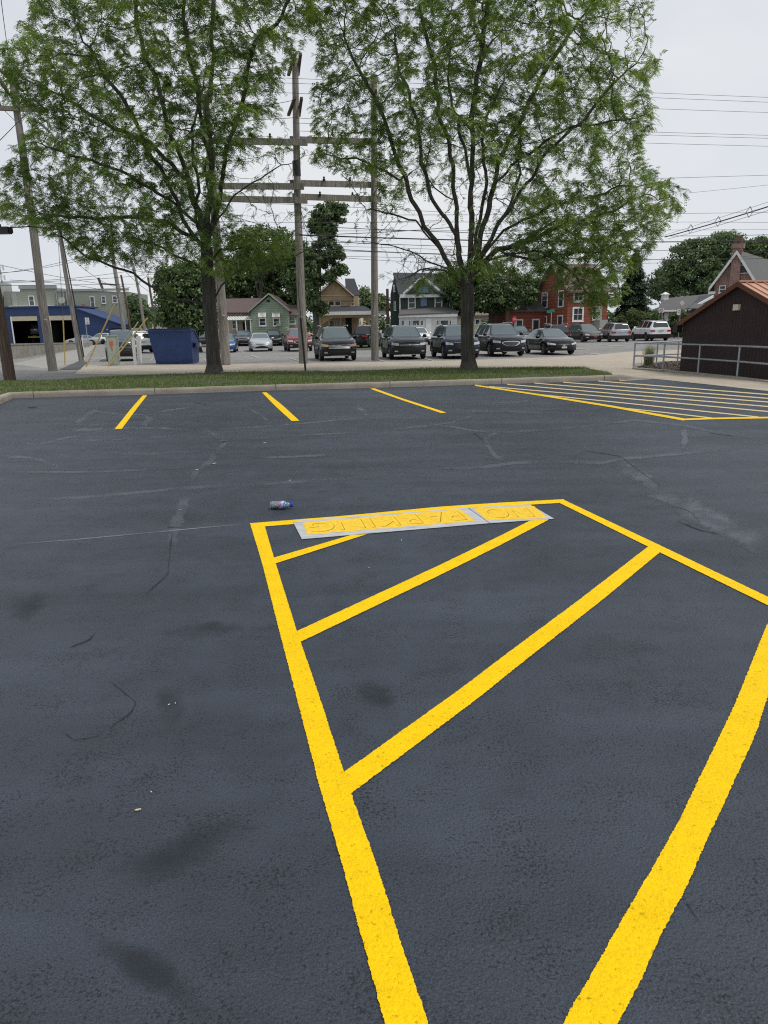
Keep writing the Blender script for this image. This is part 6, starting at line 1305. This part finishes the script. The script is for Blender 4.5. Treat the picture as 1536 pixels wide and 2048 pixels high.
# --- retaining wall on the left
A, B = G(22, 718), G(153, 698); d = B-A; F = Frame(A, atan2(d.y, d.x)); e = F.root('retaining_wall', 'low stained concrete retaining wall in front of the blue garage', 'wall'); h0, h1 = F.at(22, 690).z, F.at(153, 686.5).z
MB().poly([(0, 0, 0), (d.length, 0, 0), (d.length, 0, h1), (0, 0, h0)], (0, .4, 0)).build('wall_face', M_WALLC, e); MB().poly([(-.02, -.04, h0+.003), (d.length, -.04, h1+.003), (d.length, -.04, h1+.10), (-.02, -.04, h0+.10)], (0, .48, 0)).build('wall_cap', M_WALLC, e)
A2 = G(-160, 723); MB().box((-14, 0, 0), (-.03, .4, h0)).build('wall_face', M_WALLC, e)
A, B = G(172, 694), G(190, 688.5); d = B-A; F = Frame(A, atan2(d.y, d.x)); e = F.root('kerb_wall', 'short pale concrete ledge beyond the retaining wall end', 'wall'); F.box(165, 686, 190, 694, 0, .3, M_WALLC, 'wall_face', base=True)
# --- radio mast
p = at(18, 660, 260); e = empty('radio_mast', (p.x, p.y, 0), 0, 'slender distant radio mast with antenna clusters at the far left', 'radio mast'); zt = at(12, 528, 260).z
MB().tube([(0, 0, 0), (0, 0, zt)], .28, 4).build('mast', M_GALV, e)
for z in (zt-1, zt-4.2): 
    c = MB(); [c.box((1.2*cos(t)-.2, 1.2*sin(t)-.2, z-1.0), (1.2*cos(t)+.2, 1.2*sin(t)+.2, z+.6)) for t in [k*pi/3 for k in range(6)]]; [c.bar((0, 0, z), (1.2*cos(t), 1.2*sin(t), z), .15) for t in [k*pi/3 for k in range(6)]]; c.build('antenna', M_WHITE, e)

# ================================================================== TREES BEYOND
LM = {'dark': node_mat('leaf_dark', leaf_nodes((.040, .070, .022), (.125, .19, .06), .3)), 'mid': node_mat('leaf_mid', leaf_nodes((.05, .09, .028), (.15, .225, .075), .3)),
      'pale': node_mat('leaf_pale', leaf_nodes((.075, .115, .05), (.17, .24, .10), .3)), 'spruce': node_mat('needle_dark', leaf_nodes((.020, .040, .020), (.07, .11, .055), .15)), 'soft': node_mat('leaf_soft', leaf_nodes((.065, .11, .045), (.165, .245, .10), .3)), 'bush': node_mat('leaf_bush', leaf_nodes((.05, .08, .02), (.16, .20, .07), .25))}
def bg_tree(name, label, poly, Y, m, base, nclump=150, leaf=.22, per=70, cr=.75, tr=.25, depth=.8, group=None, cat='tree', trunk=True, limbs=6, hang=0.0, fill=1.0, seed=None):
    rg = np.random.default_rng(abs(hash(label)) % 1000 if seed is None else seed)
    b = at(base[0], base[1], Y); root = empty(name, (b.x, Y, -.03), 0, label, cat, group); B = np.array([b.x, Y, -.03])
    P = np.array([at(x, y, Y)[:] for x, y in poly]); PX = [(p[0], p[2]) for p in P]; A = np.array(PX); x0, z0 = A.min(0); x1, z1 = A.max(0); C = []
    while len(C) < nclump:
        X = rg.uniform(x0, x1, 400); Z = rg.uniform(z0, z1, 400); k = in_poly(X, Z, PX)
        for x, z in zip(X[k], Z[k]):
            # half width of the outline at this height
            zs = [(p, q) for p, q in zip(PX, PX[1:]+PX[:1]) if (p[1]-z)*(q[1]-z) <= 0 and p[1] != q[1]]; cr_x = [p[0]+(q[0]-p[0])*(z-p[1])/(q[1]-p[1]) for p, q in zs]
            hw = max(.3, (max(cr_x)-min(cr_x))/2); c = (max(cr_x)+min(cr_x))/2; s = sqrt(max(.05, 1-((x-c)/hw)**2)); u = rg.uniform(-1, 1); u = np.sign(u)*abs(u)**.6
            C.append((x, Y+u*s*hw*depth, z))
            if len(C) >= nclump: break
    C = np.array(C); per = int(per*1.8) if name != 'distant_woods' else per; ci = rg.integers(0, nclump, nclump*per); n = len(ci); leaf = leaf*.72; sz = cr*rg.uniform(.55, 1.25, nclump)
    off = rg.normal(0, 1, (n, 3)); off /= np.linalg.norm(off, axis=1)[:, None]; off *= (rg.random(n)**.5)[:, None]; off[:, 2] *= .62
    Q = C[ci]+off*sz[ci][:, None]; Q[:, 2] -= hang*rg.random(n)
    nr = off*.9+rg.normal(0, .55, (n, 3))+np.array([0, 0, .35]); nr /= np.linalg.norm(nr, axis=1)[:, None]; a = np.cross(nr, rg.normal(0, 1, (n, 3))); a /= np.linalg.norm(a, axis=1)[:, None]; c = np.cross(nr, a)
    l = leaf*rg.uniform(.6, 1.3, n)[:, None]; V = np.stack([Q-a*l, Q-c*l*.55+a*l*.1, Q+a*l, Q+c*l*.55+a*l*.1], 1).reshape(-1, 3)-B
    tint = np.clip(rg.normal(.4, .2, n)+np.repeat(0, n)+(rg.normal(0, .22, nclump))[ci], 0, 1)
    np_mesh('crown', V, np.arange(n*4).reshape(-1, 4), LM[m], root, tint=np.repeat(tint, 4))
    if trunk:
        top = C[:, 2].max()*.86; t = MB(); cx = C[:, 0].mean(); P0 = Vector((0, 0, 0)); pts = [Vector((0, 0, 0))]
        for i in range(1, 7): f = i/6; pts.append(Vector(((cx-B[0])*f**1.5+rg.normal(0, .08), rg.normal(0, .08), (top+.03)*f)))
        t.tube(pts, [tr*(1-.85*i/6)*(1.3 if i == 0 else 1) for i in range(7)], 8)
        for k in range(limbs):
            j = int(rg.integers(2, 6)); q = C[int(rg.integers(0, nclump))]-B; s = pts[j]; 
            t.tube([s, s.lerp(Vector(q), .5)+Vector((0, 0, -.2)), Vector(q)], [tr*(1-.85*j/6)*.6, tr*.2, .02], 5)
        t.build('trunk', M_BARK, root, True, 60)
    return root
bg_tree('maple_tree', 'round dense bushy tree above the blue dumpster', [(318, 560), (330, 545), (360, 530), (400, 528), (425, 545), (428, 650), (405, 662), (385, 655), (345, 655), (322, 640), (316, 600)], 58, 'mid', (396, 668), 210, .20, 80, .75, .22)
bg_tree('small_tree', 'small loose tree right of the olive building', [(258, 600), (272, 590), (290, 605), (300, 625), (296, 648), (262, 650)], 84, 'mid', (275, 668), 60, .25, 60, .8, .15)
bg_tree('dark_tree', 'dark tall tree behind the brown roof of the bungalow, left one', [(440, 530), (475, 505), (515, 520), (530, 560), (528, 600), (445, 602), (436, 560)], 100, 'dark', (485, 668), 120, .30, 60, 1.2, .35)
bg_tree('dark_tree', 'dark tall tree behind the peak of the bungalow gable', [(520, 540), (550, 520), (585, 525), (600, 560), (602, 625), (580, 622), (540, 590), (520, 590)], 98, 'dark', (560, 668), 110, .30, 60, 1.2, .35)
bg_tree('tree_beyond', 'leafy tree showing green between the two trunks below the beams', [(470, 470), (520, 450), (580, 460), (600, 500), (590, 530), (540, 535), (470, 520), (455, 495)], 92, 'mid', (520, 668), 80, .28, 45, 1.1, .3)
bg_tree('oak_tree', 'tall dark oak right of the middle wooden pole before the tan house', [(608, 505), (628, 480), (622, 445), (638, 412), (655, 404), (690, 412), (692, 440), (668, 455), (664, 480), (690, 500), (678, 520), (694, 545), (680, 560), (655, 560), (640, 590), (655, 615), (636, 636), (616, 620), (608, 560)], 76, 'dark', (632, 690), 190, .22, 60, .62, .38)
bg_tree('oak_limb_tree', 'loose lighter foliage left of the dark oak behind the middle pole', [(560, 505), (600, 480), (625, 500), (622, 600), (600, 612), (575, 560)], 84, 'mid', (606, 668), 90, .25, 55, .9, .2)
bg_tree('hedge_tree', 'light green tree in the gap between the tan and dark green houses', [(712, 590), (728, 578), (750, 585), (776, 600), (776, 626), (745, 624), (716, 612)], 115, 'pale', (745, 668), 80, .3, 55, 1.1, .2)
bg_tree('shade_tree', 'dark tree with low crown behind the right locust trunk', [(892, 560), (920, 535), (980, 525), (1020, 540), (1062, 560), (1068, 600), (1030, 625), (1000, 628), (960, 622), (915, 625), (890, 600)], 80, 'dark', (985, 668), 180, .25, 75, 1.0, .32)
bg_tree('yard_tree', 'mid green tree left of the red house', [(1040, 560), (1065, 545), (1090, 560), (1092, 600), (1075, 625), (1045, 630), (1022, 612)], 90, 'mid', (1056, 668), 80, .25, 55, .9, .2)
def spruce():
    Y = 83; b = at(1262, 668, Y); e = empty('spruce_tree', (b.x, Y, -.03), 0, 'dark spruce right of the red house, partly behind the locust leaves', 'tree'); rg = np.random.default_rng(4)
    top = at(1258, 498, Y).z; hw0 = (at(1318, 640, Y).x-at(1215, 640, Y).x)/2; Vs = []; N_ = 26000
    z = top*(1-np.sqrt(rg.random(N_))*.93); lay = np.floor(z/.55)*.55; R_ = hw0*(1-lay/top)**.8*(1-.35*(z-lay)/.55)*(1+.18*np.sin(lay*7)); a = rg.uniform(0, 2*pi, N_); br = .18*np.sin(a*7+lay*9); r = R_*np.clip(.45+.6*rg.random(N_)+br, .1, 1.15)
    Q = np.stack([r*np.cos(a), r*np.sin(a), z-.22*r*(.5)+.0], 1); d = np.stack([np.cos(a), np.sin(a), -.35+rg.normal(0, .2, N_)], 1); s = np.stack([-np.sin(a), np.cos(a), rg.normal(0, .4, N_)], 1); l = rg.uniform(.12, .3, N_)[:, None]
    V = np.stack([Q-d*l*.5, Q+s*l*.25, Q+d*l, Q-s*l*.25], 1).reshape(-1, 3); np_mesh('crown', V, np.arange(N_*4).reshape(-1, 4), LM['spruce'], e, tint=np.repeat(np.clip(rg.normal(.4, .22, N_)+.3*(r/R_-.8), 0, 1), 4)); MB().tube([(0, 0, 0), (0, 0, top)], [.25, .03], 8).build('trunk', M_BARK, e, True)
spruce()
for lab, poly, m, n in (('bright shrub at the foot of the spruce', [(1225, 645), (1240, 625), (1275, 618), (1300, 630), (1305, 655), (1225, 662)], 'bush', 90), ('olive shrub left of the no parking sign', [(1295, 650), (1300, 628), (1318, 622), (1326, 640), (1322, 655)], 'mid', 45),
                         ('bush behind the galvanised sign post', [(1338, 655), (1340, 625), (1358, 618), (1385, 628), (1388, 655), (1360, 664)], 'bush', 60), ('low bush under the ranch house window beside the white SUV', [(1336, 664), (1345, 650), (1362, 655), (1364, 668)], 'bush', 30)):
    bg_tree('garden_shrub', lab, poly, 79, m, ((poly[0][0]+poly[-2][0])/2, 666), n, .13, 60, .45, .05, .8, 'garden shrubs on the right', 'shrub', True, 2)
bg_tree('broad_tree', 'large broad tree on the right behind the ranch roof, left part of the pair', [(1330, 545), (1350, 500), (1385, 478), (1420, 478), (1432, 520), (1436, 590), (1400, 597), (1335, 597), (1320, 570)], 98, 'soft', (1385, 660), 150, .26, 75, 1.2, .4)
bg_tree('broad_tree', 'airy tree right behind the brick house chimney', [(1420, 490), (1440, 468), (1468, 465), (1482, 485), (1466, 520), (1430, 560), (1420, 540)], 100, 'soft', (1440, 660), 80, .26, 55, 1.1, .3)
bg_tree('far_tree', 'pale distant tree between the spruce and the broad tree', [(1300, 560), (1312, 542), (1335, 545), (1345, 590), (1318, 600), (1300, 590)], 120, 'pale', (1322, 660), 50, .3, 50, 1.1, .2)
bg_tree('right_tree', 'dark rounded tree above the brick house roof at the right edge', [(1492, 505), (1502, 485), (1530, 476), (1580, 480), (1600, 520), (1590, 560), (1500, 520)], 92, 'mid', (1545, 660), 110, .25, 75, 1.0, .3)
bg_tree('fence_shrub', 'low green hedge in front of the beige building', [(968, 640), (985, 636), (1010, 638), (1012, 650), (968, 650)], 100, 'mid', (990, 662), 40, .2, 50, .6, .05, .5, None, 'hedge', False)
# tree line far down both ends of the street, so the sky does not meet bare ground
bg_tree('distant_woods', 'low line of distant trees closing the view along the horizon', [(-500, 672), (-500, 650), (-200, 645), (100, 640), (330, 648), (600, 640), (800, 636), (1100, 632), (1400, 620), (1700, 610), (2100, 615), (2100, 640), (1400, 652)], 230, 'dark', (768, 662), 900, .9, 36, 3.2, .3, .05, None, 'woods', False)['kind'] = 'stuff'
